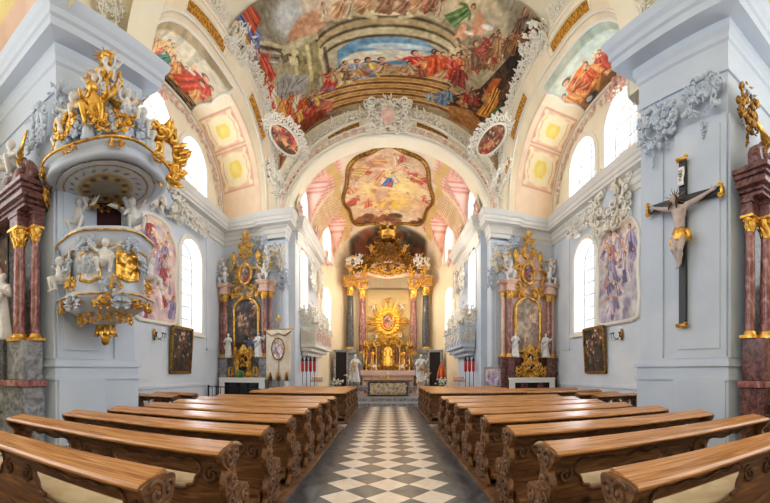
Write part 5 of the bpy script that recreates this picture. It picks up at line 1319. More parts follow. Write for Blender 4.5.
# ---------------------------------------------------------------- high altar
t = thing('high_altar', 'towering golden high altar with marble columns and a crowned canopy', 'altar', (0, 26.6, .62))
ZB = 0.0
for s in (-1, 1):
    m = MB(); m.box(s * 2.72 - .48, s * 2.72 + .48, -.5, .5, 0, .5); m.box(s * 2.72 - .4, s * 2.72 + .4, -.42, .45, .5, 2.3); m.box(s * 2.72 - .5, s * 2.72 + .5, -.52, .5, 2.3, 2.62)
    m.box(s * 1.85 - .36, s * 1.85 + .36, -.2, .5, 0, 2.0); m.box(s * 1.85 - .42, s * 1.85 + .42, -.26, .5, 2.0, 2.3)
    obj('pedestal', m, M_GREY, t, bevel=.02)
for s in (-1, 1):
    add_column(t, s * 2.72, -.05, 2.62, 4.5, .25, M_BLACK); add_column(t, s * 1.85, .1, 2.3, 4.6, .24, M_RED)
    m = MB()
    for (z0, z1, e) in ((0, .14, 0), (.14, .5, -.05), (.5, .6, .06), (.6, .74, .14)):
        m.box(s * 2.72 - .38 - e, s * 2.72 + .38 + e, -.42 - e, .6, 7.1 + z0, 7.1 + z1); m.box(s * 1.85 - .38 - e, s * 1.85 + .38 + e, -.3 - e, .6, 6.9 + z0, 6.9 + z1)
    obj('entablature', m, M_PINK, t, bevel=.02)
    for (x, y, z, w_, h_, mt) in ((2.72, -.6, 7.4, .9, .8, GOLD), (1.85, -.5, 7.2, .9, .8, GOLD), (2.3, -.4, 7.9, 1.0, .7, STUC_PINK), (1.4, -.5, 7.9, 1.0, .6, GOLD)): orn(t, 'gilded_spray', int(500 + x * 10 + z), s * x, y, z, w_, h_, mt, n=10, leaves=10, th=.05)
    for k in range(2): add_putto(t, 'angel', T(s * (1.6 + 1.0 * k), -.45, 8.0, -.3 * s, .95), k + (s > 0), GOLD, GOLD)
    # volute arms carrying the crown
    m = MB()
    for (dx, dy) in ((0, 0), (.3, .25)): m.tube([(s * (2.35 - dx), dy - .3, 8.0), (s * (2.2 - dx), dy - .35, 8.5), (s * (1.6 - dx), dy - .3, 8.9), (s * (1.0 - dx * .6), dy - .25, 9.4), (s * .6, dy - .2, 10.1), (s * .48, dy - .15, 10.7)], [.14, .12, .12, .1, .1, .08], 8, None, 1.3)
    scroll(m, s * 2.35, 8.15, .3, 1.3, 0, s, .08, -.35); scroll(m, s * .75, 10.3, .25, 1.2, 1, -s, .06, -.3); scroll(m, s * 1.5, 9.2, .25, 1.2, 1, s, .06, -.3)
    obj('canopy_volute', m, GOLD_DARK, t)
    orn(t, 'gilded_spray', 540 + s, s * 1.55, -.35, 8.75, 1.3, .8, GOLD_DARK, n=9, leaves=9, th=.045); orn(t, 'stucco_spray', 545 + s, s * 2.5, -.4, 8.7, .9, .9, STUCCO, n=9, leaves=8, th=.045)
    add_putto(t, 'angel', T(s * 2.05, -.5, 8.75, -.4 * s, .9), 2 + (s > 0), ALABASTER, GOLD); add_putto(t, 'angel', T(s * 1.15, -.4, 9.5, -.4 * s, .75), 1 + (s > 0), GOLD, GOLD)
m = MB(); m.tube([(-2.5, -.3, 7.75), (-1.5, -.5, 7.95), (-.7, -.6, 7.75), (0, -.65, 7.65), (.7, -.6, 7.75), (1.5, -.5, 7.95), (2.5, -.3, 7.75)], [.1, .13, .15, .15, .15, .13, .1], 8); m.tube([(-1.3, -.3, 8.3), (-.8, -.5, 8.65), (0, -.6, 8.75), (.8, -.5, 8.65), (1.3, -.3, 8.3)], .1, 8); obj('canopy_arch', m, M_PINK, t)
orn(t, 'gilded_spray', 560, 0, -.7, 8.1, 2.2, .9, GOLD, n=14, leaves=16, th=.05); orn(t, 'gilded_spray', 561, 0, -.6, 8.9, 1.9, .9, GOLD_DARK, n=14, leaves=12, th=.05); orn(t, 'gilded_spray', 562, 0, -.3, 9.7, 1.1, 1.1, GOLD_DARK, n=10, leaves=12, th=.045)
cr = obj('crown', MB().lathe([(.62, 10.55), (.66, 10.6), (.62, 10.85), (.7, 10.95), (.72, 11.0), (.66, 11.0), (.58, 10.9), (.56, 10.6)], 24), GOLD, t)
m = MB()
for k in range(8):
    a = k * PI / 4; c_, s_ = math.sin(a), -math.cos(a)
    m.tube([(.68 * c_, .68 * s_, 10.95), (.82 * c_, .82 * s_, 11.25), (.66 * c_, .66 * s_, 11.6), (.3 * c_, .3 * s_, 11.72), (0, 0, 11.62)], [.06, .055, .05, .045, .04], 6); q = MB(); leaf(q, 0, 0, PI / 2, .4, .12, 0, .4); m.merge(q, T(.7 * c_, .7 * s_, 10.95, a))
m.ball((0, 0, 11.72), .12, 8, 6); obj('crown_hoops', m, GOLD, cr)
m = MB(); m.sheet(lambda u, v: (.64 * math.cos(u * 2 * PI) * (1 - .1 * v), .64 * math.sin(u * 2 * PI) * (1 - .1 * v), 10.6 - .22 * v - .06 * math.cos(u * 2 * PI * 12) * v), 60, 4); obj('lambrequin', evald(m, [('SOLIDIFY', dict(thickness=.03))]), GOLD_DARK, cr)
# back panel with the sunburst
m = MB(); m.sheet(lambda u, v: ((u - .5) * 3.4, .75 + .3 * math.cos((u - .5) * 2), 2.2 + 4.9 * v), 12, 2); obj('back_panel', evald(m, [('SOLIDIFY', dict(thickness=.1))]), mat('golden_plaster', lin(246, 224, 170), .6), t)
m = MB(); r_ = random.Random(4)
for k in range(44):
    a = 2 * PI * k / 44; L = (1.62 if k % 4 == 0 else 1.35 if k % 2 == 0 else 1.1) * (.92 + .16 * r_.random()); w_ = .1
    c_, s_ = math.cos(a), math.sin(a) * 1.12; p = [(.4 * c_ - w_ * s_, .0, .45 * s_ + w_ * c_), (.4 * c_ + w_ * s_, 0, .45 * s_ - w_ * c_), (L * c_, .02, L * s_), (.4 * c_, -.05, .45 * s_)]
    m.add(p + [(x, y + .06, z) for x, y, z in p[:3]], [(0, 2, 3), (1, 3, 2), (0, 3, 1), (4, 5, 6), (0, 4, 6, 2), (1, 2, 6, 5), (0, 1, 5, 4)])
BRIGHT = mat('bright_gilding', lin(255, 206, 84), .38, .55, noise=(lin(236, 168, 50), 8, 3, 0, (.4, .7)))
sb = obj('sunburst', m, BRIGHT, t, T(0, .55, 4.6, 0, 1.12))
m = MB()
for k in range(22): a = 2 * PI * k / 22; m.ball((.62 * math.cos(a), -.08, .72 * math.sin(a)), (.16 + .05 * (k % 3), .1, .14), 8, 6)
obj('cloud_wreath', m, BRIGHT, sb)
oval_picture(sb, 'madonna_picture', 0, -.1, -.5, .8, 1.05, 571, [(190, 60, 50), (60, 80, 130), (220, 170, 120)], (150, 110, 60), GOLD, .06)
for k in range(8):
    a = -.9 + k * .83; add_putto(sb, 'angel', T(1.25 * math.cos(a), -.1, 1.3 * math.sin(a), 0, .5), k, GOLD if k % 2 else ALABASTER, GOLD)
# tabernacle and mensa
tb = obj('tabernacle', MB().box(-1.8, 1.8, -.2, .5, 1.1, 1.35).box(-.5, .5, -.35, .4, 1.35, 3.1).box(-1.75, -1.45, -.25, .4, 1.35, 2.75).box(1.45, 1.75, -.25, .4, 1.35, 2.75).box(-1.85, -.85, -.3, .45, 2.75, 2.95).box(.85, 1.85, -.3, .45, 2.75, 2.95), GOLD_DARK, t, bevel=.02)
em = mat('lit_tabernacle', lin(255, 214, 70), .4); em.node_tree.nodes['Principled BSDF'].inputs['Emission Color'].default_value = (1, .72, .16, 1); em.node_tree.nodes['Principled BSDF'].inputs['Emission Strength'].default_value = .7
obj('lit_niche', plate(arch_pts(-.3, .3, 1.45, 2.45, .3), (), .04), em, tb, T(0, -.42, 0))
for s in (-1, 1):
    for x in (.62, .82, 1.35): add_column(tb, s * x, -.35, 1.35, 1.4 + (.3 if x < .7 else 0), .07, M_RED if x != .82 else GOLD, ch=.16)
    add_saint(tb, 'gilded_saint', T(s * 1.1, -.25, 1.4, 0, .7), 1 + s, GOLD); scroll(tb_m := MB(), s * .8, 3.05, .3, 1.3, PI / 2, s, .07, -.3); scroll(tb_m, s * 1.5, 3.0, .2, 1.3, PI / 2, -s, .05, -.3); obj('gilded_volute', tb_m, GOLD, tb)
    orn(tb, 'gilded_spray', 580 + s, s * 1.6, -.35, 2.1, .4, 1.3, GOLD, n=7, leaves=7, th=.04)
orn(tb, 'gilded_crest', 590, 0, -.45, 3.25, 1.4, .7, GOLD, n=12, leaves=12, th=.045); orn(tb, 'gilded_crest', 591, 0, -.5, 2.0, .95, 1.5, GOLD, n=9, leaves=5, th=.03)
add_putto(tb, 'angel', T(-.4, -.4, 3.3, 0, .6), 1, GOLD, GOLD); add_putto(tb, 'angel', T(.4, -.4, 3.3, 0, .6), 2, GOLD, GOLD)
m = MB(); m.box(-1.75, 1.75, -1.3, -.2, 0, .9); m.box(-1.85, 1.85, -1.4, -.15, .9, 1.08); obj('mensa', m, M_PINK, t, bevel=.02)
m = MB(); m.box(-1.86, 1.86, -1.42, -.2, 1.075, 1.1); m.box(-1.86, 1.86, -1.43, -1.41, .75, 1.1); obj('altar_cloth', m, mat('pale_pink_cloth', lin(226, 196, 186), .85), t)
for k in range(6):
    x = (-1.5, -1.15, -.8, .8, 1.15, 1.5)[k]
    c = thing('altar_candlestick', 'gilded candlestick with white candle on the high altar table, %s' % ('left outermost', 'left middle', 'left innermost', 'right innermost', 'right middle', 'right outermost')[k], 'candlestick', (x, 25.75, 1.725), 0, 'high altar candlesticks')
    m = MB(); m.lathe([(0, 0), (.09, 0), (.09, .03), (.03, .08), (.045, .2), (.025, .35), (.05, .42), (.05, .45), (0, .45)], 10); obj('holder', m, GOLD, c); m = MB(); m.lathe([(.022, .45), (.02, .75), (0, .76)], 8); obj('candle', m, WHITECLOTH, c)
for k, x in enumerate((-1.3, 1.3)):
    c = thing('flower_bowl', 'small white bouquet on the high altar table, %s end' % ('left', 'right')[k], 'flowers', (x * .72, 25.45, 1.72), 0, 'bouquets on the high altar')
    m = MB(); m.lathe([(0, 0), (.06, 0), (.1, .12), (.07, .12)], 10); obj('bowl', m, GOLD_DARK, c); m = MB(); r_ = random.Random(k)
    for q in range(22): m.ball((r_.uniform(-.16, .16), r_.uniform(-.1, .1), .15 + r_.uniform(0, .2)), .05, 6, 4)
    obj('blossoms', m, PETAL, c)

# people's altar, its carpet step and table
t = thing('front_altar', 'low grey marble altar with a carved cream front panel at the end of the aisle', 'altar', (0, 19.9, .32))
m = MB(); m.box(-1.15, 1.15, -.35, .5, 0, .78); obj('body', m, M_GREY, t, bevel=.02); m = MB(); m.box(-1.3, 1.3, -.45, .6, .78, .86); obj('table_top', m, mat('brown_marble', lin(110, 76, 62), .3, noise=(lin(150, 110, 90), 5, 5, 1, (.4, .7))), t, bevel=.02)
m = MB(); m.sheet(lambda u, v: ((u - .5) * 1.9, -.37 - .025 * (math.sin(u * 44) * math.sin(v * 12) + math.sin(u * 26 + v * 9)), .08 + .62 * v), 90, 20); pn = obj('carved_panel', evald(m, [('SOLIDIFY', dict(thickness=.04))]), mat('carved_limewood', lin(226, 204, 156), .6, noise=(lin(150, 112, 66), 7, 4, .6, (.42, .62))), t)
for k in range(4): orn(pn, 'carved_relief', 600 + k, -.72 + .48 * k, -.4, .4, .46, .5, CLOTH_CREAM, n=6, leaves=7, th=.02)
m = MB(); L = [(-1.0, .04), (1.0, .04), (1.0, .74), (-1.0, .74), (-1.0, .04)]
for a, b in zip(L[:-1], L[1:]): m.tube([(a[0], -.38, a[1]), (b[0], -.38, b[1])], .05, 6)
obj('panel_frame', m, M_BLACK, t)
t = thing('altar_candelabrum', 'low golden cross and candle holder standing on the front altar', 'candle holder', (0, 20.0, 1.18))
m = MB(); m.lathe([(0, 0), (.14, 0), (.12, .04), (.03, .1), (.03, .3), (0, .3)], 12); m.tube([(-.35, 0, .22), (-.2, 0, .14), (0, 0, .2), (.2, 0, .14), (.35, 0, .22)], .018, 6); obj('stem', m, GOLD, t)
m = MB(); m.lathe([(.035, .3), (.03, .46), (0, .47)], 8); obj('candle', m, WHITECLOTH, t)
m = MB(); m.box(-1.45, 1.45, 22.3, 23.4, .32, .5); m.box(-1.3, 1.3, 22.6, 23.4, .5, .66); tag(obj('altar_carpet', m, mat('red_carpet', lin(150, 62, 44), .9, noise=(lin(178, 92, 66), 14, 3, 0, (.4, .6))), None, bevel=.02), 'red carpeted step between the front altar and the high altar', 'carpet')
for s in (-1, 1):
    t = thing('altar_figure', 'white and gold saint statue on a plinth %s of the front altar' % ('left' if s < 0 else 'right'), 'statue', (s * 1.95, 21.9, .32))
    m = MB(); m.box(-.26, .26, -.26, .26, 0, .14); m.box(-.2, .2, -.2, .2, .14, .6); m.box(-.26, .26, -.26, .26, .6, .7); obj('plinth', m, M_PINK if s > 0 else M_GREY, t, bevel=.015)
    add_saint(t, 'robed_figure', T(0, 0, .7, .3 * -s, .95), 1 + s); add_putto(t, 'child', T(.28 * s, -.1, .75, 0, .7), 1 + s, ALABASTER, GOLD); orn(t, 'gilded_spray', 610 + s, .1 * s, -.22, 1.5, .4, .5, GOLD, n=4, leaves=6, th=.025)
for k, (x, y) in enumerate(((-3.15, 22.6), (3.3, 22.6))):
    c = thing('flower_vase', 'white bouquet in a tall vase before the %s dark doorway' % ('left', 'right')[k], 'flowers', (x, y, .16))
    m = MB(); m.lathe([(0, 0), (.14, 0), (.2, .3), (.12, .5), (.15, .55), (.1, .55)], 12); obj('vase', m, STUC_COOL, c)
    m = MB(); r_ = random.Random(30 + k)
    for q in range(50): a_ = MB(); leaf(a_, 0, 0, r_.uniform(.2, 2.9), r_.uniform(.25, .45), .05, 0, .4, 4); m.merge(a_, T(0, 0, .5, r_.uniform(0, 6.28)))
    obj('foliage', m, LEAF, c); m = MB()
    for q in range(34): m.ball((r_.gauss(0, .17), r_.gauss(0, .15), .8 + r_.gauss(0, .12)), .06, 6, 4)
    obj('blossoms', m, PETAL, c)
# dark doorways in the apse
for k, s in enumerate((-1, 1)):
    x, y = s * 3.35, 26.2; a = math.atan2(x, y) ; r = bpy.data.objects.new('door_%d' % (k + 1), None); COL.objects.link(r); r['kind'] = 'structure'; r.matrix_basis = T(x * .965, y * .965, .62, -s * .62)
    m = MB(); m.box(-.42, .42, 0, .12, 0, 2.35); o = obj('door_leaf', m, DARK, r); o['kind'] = 'structure'
    m = MB(); m.box(-.54, -.42, -.05, .12, 0, 2.5); m.box(.42, .54, -.05, .12, 0, 2.5); m.box(-.54, .54, -.05, .12, 2.35, 2.5); o = obj('door_frame', m, M_GREY, r, bevel=.01); o['kind'] = 'structure'
# half closed basilica umbrella
t = thing('striped_canopy', 'half closed umbrella striped orange and red before the right chancel wall', 'umbrella', (3.45, 23.6, .16))
m = MB(); m.tube([(0, 0, 0), (0, 0, 2.1)], .025, 8); m.lathe([(.2, 0), (.2, .05), (.03, .12)], 12); obj('pole', m, GOLD_DARK, t)
for q in range(2):
    m = MB()
    for k in range(12):
        if k % 2 == q: m.lathe([(.03, 2.05), (.14, 1.85), (.27, 1.4), (.33, 1.0), (.31, 1.0)], 3, None, k * PI / 6, (k + 1) * PI / 6)
    obj('silk_panel', evald(m, [('SOLIDIFY', dict(thickness=.01))]), (ORANGE, REDSILK)[q], t)
m = MB(); m.ball((0, 0, 2.12), .05, 8, 6); m.box(-.015, .015, -.015, .015, 2.15, 2.3); m.box(-.05, .05, -.015, .015, 2.21, 2.24); obj('finial', m, GOLD, t)
# ---------------------------------------------------------------- stucco: lacework along the arches, cartouches, capitals
def frame_at(p, xdir, ydir_out):
    """matrix: local x along xdir, local -y along ydir_out"""
    x = Vector(xdir).normalized(); o = Vector(ydir_out).normalized(); o = (o - x * o.dot(x)).normalized(); y = -o; z = x.cross(y).normalized()
    return Matrix(((x.x, y.x, z.x, p[0]), (x.y, y.y, z.y, p[1]), (x.z, y.z, z.z, p[2]), (0, 0, 0, 1)))
def lace_unit(r):
    m = MB(); s = .16
    scroll(m, 0, .1, s * r.uniform(.7, 1), 1.2, r.uniform(0, 6), r.choice((-1, 1)), .03, -.03, 1.4, 12)
    scroll(m, .16, .26, s * .7, 1.1, r.uniform(0, 6), r.choice((-1, 1)), .024, -.03, 1.4, 10)
    leaf(m, r.uniform(-.1, .1), .15, PI / 2 + r.uniform(-.7, .7), r.uniform(.25, .4), .06, -.02, .4, 5); leaf(m, .1, .1, r.uniform(.2, 1), .25, .05, -.02, .4, 5)
    return m
rr = random.Random(9)
for sd, nm in ((-1, 'left'), (1, 'right')):
    m = MB(); n = 56
    for k in range(4, n):
        u = k / n; p = soffit_pt(sd, u, 0); q = soffit_pt(sd, u + .01, 0); tg = Vector(q) - Vector(p)
        up = Vector((-sd * .55, 0, .85)); out = tg.cross(up); out = out if out.z < 0 or out.x * sd < 0 else -out
        out = Vector((-sd * .7, -.15 * (1 if u > .5 else -1), -.7)); x = tg.normalized()
        F_ = frame_at((p[0], p[1], p[2]), x if sd < 0 else -x, out); m.merge(lace_unit(rr), F_)
    struct('trim_%d' % (14 if sd < 0 else 15), m, STUCCO, recalc=False)
    m = MB()                                                # small pink and white sprays along the inner arch line
    for k in range(5, 39):
        u = k / 40; p = soffit_pt(sd, u, .99); tg = Vector(soffit_pt(sd, u + .01, .99)) - Vector(p)
        c_ = Vector((sd * XO, YC, Z0 + 1)) - Vector(p); F_ = frame_at((sd * (XO - .06), p[1], p[2]), (0, -sd, 0) if sd > 0 else (0, 1, 0), (-sd, 0, 0))
        d = c_.normalized() * .35; q = MB(); leaf(q, 0, 0, rr.uniform(0, 6), .28, .06); scroll(q, .05, .05, .09, 1.1, rr.uniform(0, 6), 1, .02, -.02, 1.3, 10)
        m.merge(q, Matrix.Translation((0, d.y, d.z)) @ F_)
    struct('trim_%d' % (16 if sd < 0 else 17), m, STUC_PINK, recalc=False)
m = MB(); n = 50
for k in range(4, n - 3):
    a = PI * k / n; x, z = ell(a, 5.15, 4.3, Z0 - .1); x2, z2 = ell(a - .02, 5.15, 4.3, Z0 - .1)
    m.merge(lace_unit(rr), frame_at((x, YW - .08, z), (x2 - x, 0, z2 - z), (0, -1, 0)))
struct('trim_18', m, STUCCO, recalc=False)
m = MB(); n = 40
for k in range(2, n - 1):                                  # pink rosettes on the inner band
    a = PI * k / n; x, z = ell(a, 4.95, 3.78, Z0 - .1); q = MB(); q.ball((0, 0, 0), (.07, .04, .07), 8, 5)
    for j in range(5): leaf(q, 0, 0, j * 1.257, .15, .05, 0, .2, 4)
    m.merge(q, T(x, YW - .05, z))
struct('trim_19', m, STUC_PINK, recalc=False)

def ornament(label, F_, seed, w, h, mt=STUCCO, cat='ornament', name='stucco_ornament', core=None, group=None, **k):
    t = thing(name, label, cat, (0, 0, 0), 0, group); t.matrix_basis = F_
    obj('scrollwork', rocaille(seed, w, h, **k), mt, t)
    if core is not None: m = MB(); m.ball((0, -.06, 0), (w * .17, .08, h * .26), 12, 8); obj('shield', m, core, t)
    return t
ornament('white stucco cartouche crowning the chancel arch under the big ceiling fresco', T(0, YW - .2, 12.95), 701, 2.0, 1.7, STUCCO, core=STUC_PINK, n=16, leaves=14, th=.045)
for sd, nm in ((-1, 'left'), (1, 'right')):
    p = soffit_pt(sd, .52, 0); ornament('lacy white stucco flower on the crown of the %s side arch' % nm, frame_at((p[0] - sd * .15, p[1], p[2] - .05), (0, -sd if sd < 0 else -1, 0) if sd > 0 else (0, 1, 0), (-sd * .6, -.3, -.75)), 710 + sd, 1.5, 1.3, STUCCO, n=12, leaves=14, th=.045)
    # pendentive medallions
    t = thing('pendentive_medallion', 'small oval fresco in a lacy white frame, %s corner above the chancel arch' % nm, 'fresco'); t.matrix_basis = frame_at((sd * 4.5, 15.95, 12.0), (.8, sd * .6, 0), (-sd * .5, -.72, -.45))
    oval_picture(t, 'painting', 0, -.05, -.75, 1.15, 1.6, 720 + sd, [(190, 60, 50), (226, 160, 110), (90, 70, 60), (206, 130, 90)], (90, 60, 44), STUCCO, .06)
    m = MB()
    for k in range(22):
        a = 2 * PI * k / 22; q = lace_unit(rr); m.merge(q, T(.66 * math.cos(a), -.04, .05 + .9 * math.sin(a)) @ Euler((0, PI / 2 - a, 0)).to_matrix().to_4x4())
    obj('lacework', m, STUCCO, t, recalc=False)
    # pendentive spray under the medallion
    ornament('white stucco scrollwork below the %s corner medallion' % nm, frame_at((sd * 5.0, 16.1, 10.4), (.8, sd * .6, 0), (-sd * .6, -.75, -.2)), 730 + sd, .9, 2.0, STUCCO, n=9, leaves=9, th=.035)
    # above the wall paintings
    yy, zz = (11.3, 7.9 if sd > 0 else 8.0)
    ornament('big white stucco crest over the %s wall painting' % nm, frame_at((sd * (XO - .12), yy, zz), (0, 1, 0) if sd < 0 else (0, -1, 0), (-sd, 0, 0)), 740 + sd, 2.7, 2.4 if sd > 0 else 1.5, STUCCO, core=STUC_COOL, n=20, leaves=18, th=.05, dep=.25)
    ornament('white stucco spray on the cornice beside the %s lower window' % nm, frame_at((sd * (XO - .25), 13.6, 7.75), (0, 1, 0) if sd < 0 else (0, -1, 0), (-sd, 0, 0)), 750 + sd, 1.7, .9, STUCCO, n=9, leaves=10, th=.035)
    for k, (y, z) in enumerate(((10.9, 11.95), (10.4, 9.0), (12.3, 8.95))):
        ornament(('pink stucco spray over the %s upper window' if k == 0 else 'pink stucco bouquet on the cornice below the %s upper windows, nearer the pier' if k == 1 else 'pink stucco bouquet on the cornice between the two %s upper windows') % nm,
                 frame_at((sd * (XO - .12), y, z), (0, 1, 0) if sd < 0 else (0, -1, 0), (-sd, 0, 0)), 760 + k + sd, 1.0, .9, STUC_PINK, n=7, leaves=10, th=.035)
    p = soffit_pt(sd, .13, .45); ornament('pink and white stucco bouquet at the near end of the %s side vault' % nm, frame_at(p, (0, 1, 0) if sd < 0 else (0, -1, 0), (-sd * .8, .5, -.5)), 765 + sd, 1.3, 1.3, STUC_PINK, n=9, leaves=12, th=.035)
    # near pier capitals
    for k, (y, z, w_, h_, where) in enumerate(((5.35 if sd < 0 else 5.2, 7.45, .85, 1.1, 'next to the front corner'), (6.1, 7.25, .6, .8, 'in the middle of its nave face'), (6.75 if sd < 0 else 6.45, 7.2, .75, 1.1, 'at its far corner'))):
        ornament('pale stucco capital on the %s pier, %s' % (nm, where), face_frame(sd, y, .16) @ T(0, 0, z), 770 + 3 * k + sd, w_, h_, STUC_COOL if sd < 0 else PL_BLUE, n=10, leaves=9, th=.04, drop=6, dep=.12)
    (ax, ay) = PIER[sd][0]
    ornament('stucco and gold capital on the entrance face of the %s pier' % nm, T(ax + sd * .45, ay - .18, 7.3), 790 + sd, .75, 1.1, STUC_COOL if sd < 0 else GOLD_DARK, n=10, leaves=9, th=.04, drop=5)
    # relief panel on the wall above the pier
    d_ = face_frame(sd, 6.6, -.02)
    ornament('cream stucco relief panel on the wall above the %s pier cornice' % nm, d_ @ T(0, 0, 10.35), 800 + sd, 1.0, 1.7, STUCCO, n=14, leaves=6, th=.03)
    # chancel pilasters and cornices
    for k, (x, y, z, w_, h_, mt, fac, lab) in enumerate(((5.15, YW - .22, 6.9, 1.0, 1.5, STUCCO, 0, 'stucco capital of scrolls on the %s pilaster of the chancel arch'), (4.8, 16.46, 5.9, .6, 1.2, STUC_COOL, 0, 'stucco scrollwork on the inner corner of the %s chancel pier'),
                                           (4.2, 20.6, 7.0, 1.2, 2.0, STUCCO, 1, 'stucco capital between the windows of the %s chancel wall'), (4.15, 22.7, 7.2, 1.2, 2.0, STUCCO, 1, 'stucco capital at the far end of the %s chancel wall'),
                                           (4.3, 17.7, 9.4, .9, 1.2, STUC_PINK, 1, 'pink stucco bouquet on the cornice just inside the %s chancel arch'), (4.1, 20.9, 9.4, 1.0, 1.2, STUC_PINK, 1, 'pink stucco bouquet on the cornice between the %s chancel lunettes'),
                                           (3.95, 23.4, 8.9, 1.0, 1.0, STUC_PINK, 1, 'pink stucco bouquet below the farther %s lunette window'), (6.0 if sd < 0 else 6.0, YW - .15, 7.7, .9, .7, STUC_COOL, 0, 'stucco spray under the cornice right above the %s side altar'))):
        F_ = T(sd * x, y, z) if fac == 0 else frame_at((sd * x, y, z), (0, 1, 0) if sd < 0 else (0, -1, 0), (-sd, -.25, 0))
        ornament(lab % nm, F_, 810 + 7 * k + sd, w_, h_, mt, n=10, leaves=10, th=.04)
    # oratory balcony in the chancel
    t = thing('oratory_balcony', 'white carved oratory balcony on the %s chancel wall' % nm, 'balcony', (sd * 4.35, 20.5, 0)); ix = lambda v: -sd * v
    def pb(mm, x0, x1, y0, y1, z0, z1): mm.box(min(ix(x0), ix(x1)), max(ix(x0), ix(x1)), y0, y1, z0, z1)
    m = MB(); pb(m, 0, .75, -2.4, 2.4, 2.85, 3.0); pb(m, 0, .55, -2.3, 2.3, 2.65, 2.85); pb(m, 0, .3, -2.1, 2.1, 2.45, 2.65); obj('floor_slab', m, STUC_COOL if sd > 0 else STUCCO, t, bevel=.03)
    m = MB(); pb(m, .66, .72, -2.35, 2.35, 3.0, 3.85); pb(m, .6, .8, -2.42, 2.42, 3.85, 3.97); pb(m, 0, .72, -2.38, -2.3, 3.0, 3.85)
    for k in range(7): pb(m, .64, .78, -2.4 + .78 * k, -2.28 + .78 * k, 3.0, 3.85)
    obj('parapet', m, STUC_COOL if sd > 0 else STUCCO, t, bevel=.01)
    for k in range(6):
        o = obj('parapet_relief', rocaille(900 + k, .6, .65, 7, .022, 6), STUC_PINK if sd < 0 else STUCCO, t); o.matrix_basis = frame_at((ix(.75), -1.95 + .78 * k, 3.42), (0, 1, 0) if sd < 0 else (0, -1, 0), (-sd, 0, 0))
    o = obj('parapet_relief', rocaille(911, .6, .7, 7, .022, 6), STUCCO, t); o.matrix_basis = T(ix(.36), -2.44, 3.42)
    for k in range(4):
        o = obj('crest', rocaille(920 + k, 1.2, .9, 9, .035, 9), STUCCO, t); o.matrix_basis = frame_at((ix(.6), -1.8 + 1.2 * k, 4.45), (0, 1, 0) if sd < 0 else (0, -1, 0), (-sd, 0, 0))
    o = obj('corner_spray', rocaille(930, .8, 1.2, 9, .035, 9), STUCCO, t); o.matrix_basis = T(ix(.3), -2.4, 4.5)
    for k in range(4): add_putto(t, 'putto', frame_at((ix(.62), -2.1 + 1.4 * k, 4.0), (0, 1, 0) if sd < 0 else (0, -1, 0), (-sd, -.3, 0)), k, STUCCO)
    # red lanterns on poles
    for k in range(4 if sd < 0 else 3):
        c = thing('red_lantern', 'red glass lantern on a black pole by the %s chancel wall' % nm, 'lantern', (sd * (4.22 - .2 * k), 17.95, .16), 0, 'red lanterns by the %s chancel wall' % nm)
        m = MB(); m.tube([(0, 0, 0), (0, 0, 1.45)], .018, 6); m.lathe([(.085, 0), (.085, .04), (.02, .08)], 10); obj('pole', m, IRON, c)
        m = MB(); m.lathe([(.05, 1.45), (.075, 1.5), (.075, 1.95), (.05, 2.0)], 10); obj('glass', m, RED, c)
        m = MB(); m.lathe([(.09, 1.98), (.06, 2.08), (.02, 2.2), (0, 2.22)], 10); obj('cap', m, IRON, c)
    # votive light rack
    c = thing('votive_rack', 'rack of glowing votive candles by the %s chancel wall' % nm, 'candle rack', (sd * 3.75, 19.2, .16))
    m = MB(); m.box(-.3, .3, -.2, .2, .9, .95); m.box(-.3, .3, 0, .2, 1.05, 1.1); m.box(-.02, .02, -.02, .02, 0, .9); m.box(-.2, .2, -.15, .15, 0, .04); m.box(-.3, .3, .16, .2, .9, 1.1); obj('stand', m, STUC_COOL, c)
    fl = bpy.data.materials.get('candle_flame')
    if not fl:
        fl = mat('candle_flame', lin(255, 170, 70), .5); fl.node_tree.nodes['Principled BSDF'].inputs['Emission Color'].default_value = (1, .45, .12, 1); fl.node_tree.nodes['Principled BSDF'].inputs['Emission Strength'].default_value = 3
    for k in range(10):
        x, y, z = -.24 + .12 * (k % 5), (-.1 if k < 5 else .1), (.95 if k < 5 else 1.1)
        m = MB(); m.lathe([(.03, 0), (.045, .09), (.04, .09), (.0, .03)], 10); v_ = obj('votive_light', m, ORANGE, c, T(x, y, z)); m = MB(); m.lathe([(0, .03), (.014, .06), (0, .12)], 8); obj('flame', m, fl, v_)
    # wall sconces
    t = thing('wall_sconce', 'silver crystal wall sconce on the %s wall beside the dark framed picture' % nm, 'sconce'); t.matrix_basis = frame_at((sd * (XO - .02), 10.75, 2.95), (0, 1, 0) if sd < 0 else (0, -1, 0), (-sd, 0, 0))
    m = MB(); m.ball((0, -.03, 0), (.1, .04, .22), 10, 6); obj('back_plate', m, GOLD_DARK, t)
    for k, x in enumerate((-.26, 0, .26)):
        m = MB(); m.tube([(0, -.05, -.05), (x * .6, -.2, -.2), (x, -.3 - .08 * (x == 0), -.1), (x, -.3 - .08 * (x == 0), .02)], .014, 6); m.lathe([(.05, .02), (.06, .04), (.02, .05)], 8, T(x, -.3 - .08 * (x == 0), 0)); ar_ = obj('arm', m, IRON, t)
        m = MB(); m.lathe([(.016, .05), (.015, .24), (0, .25)], 8, T(x, -.3 - .08 * (x == 0), 0)); obj('candle', m, WHITECLOTH, ar_); m = MB()
        for q in range(4): m.ball((x + .03 * math.cos(q * 1.57), -.3 - .08 * (x == 0) + .03 * math.sin(q * 1.57), -.16 - .05 * (q % 2)), (.018, .018, .04), 6, 4)
        obj('crystal_drop', m, M_WHITE, ar_)
    # altar on the entrance face of the near pier, cut by the picture edge
    (ax, ay) = PIER[sd][0]
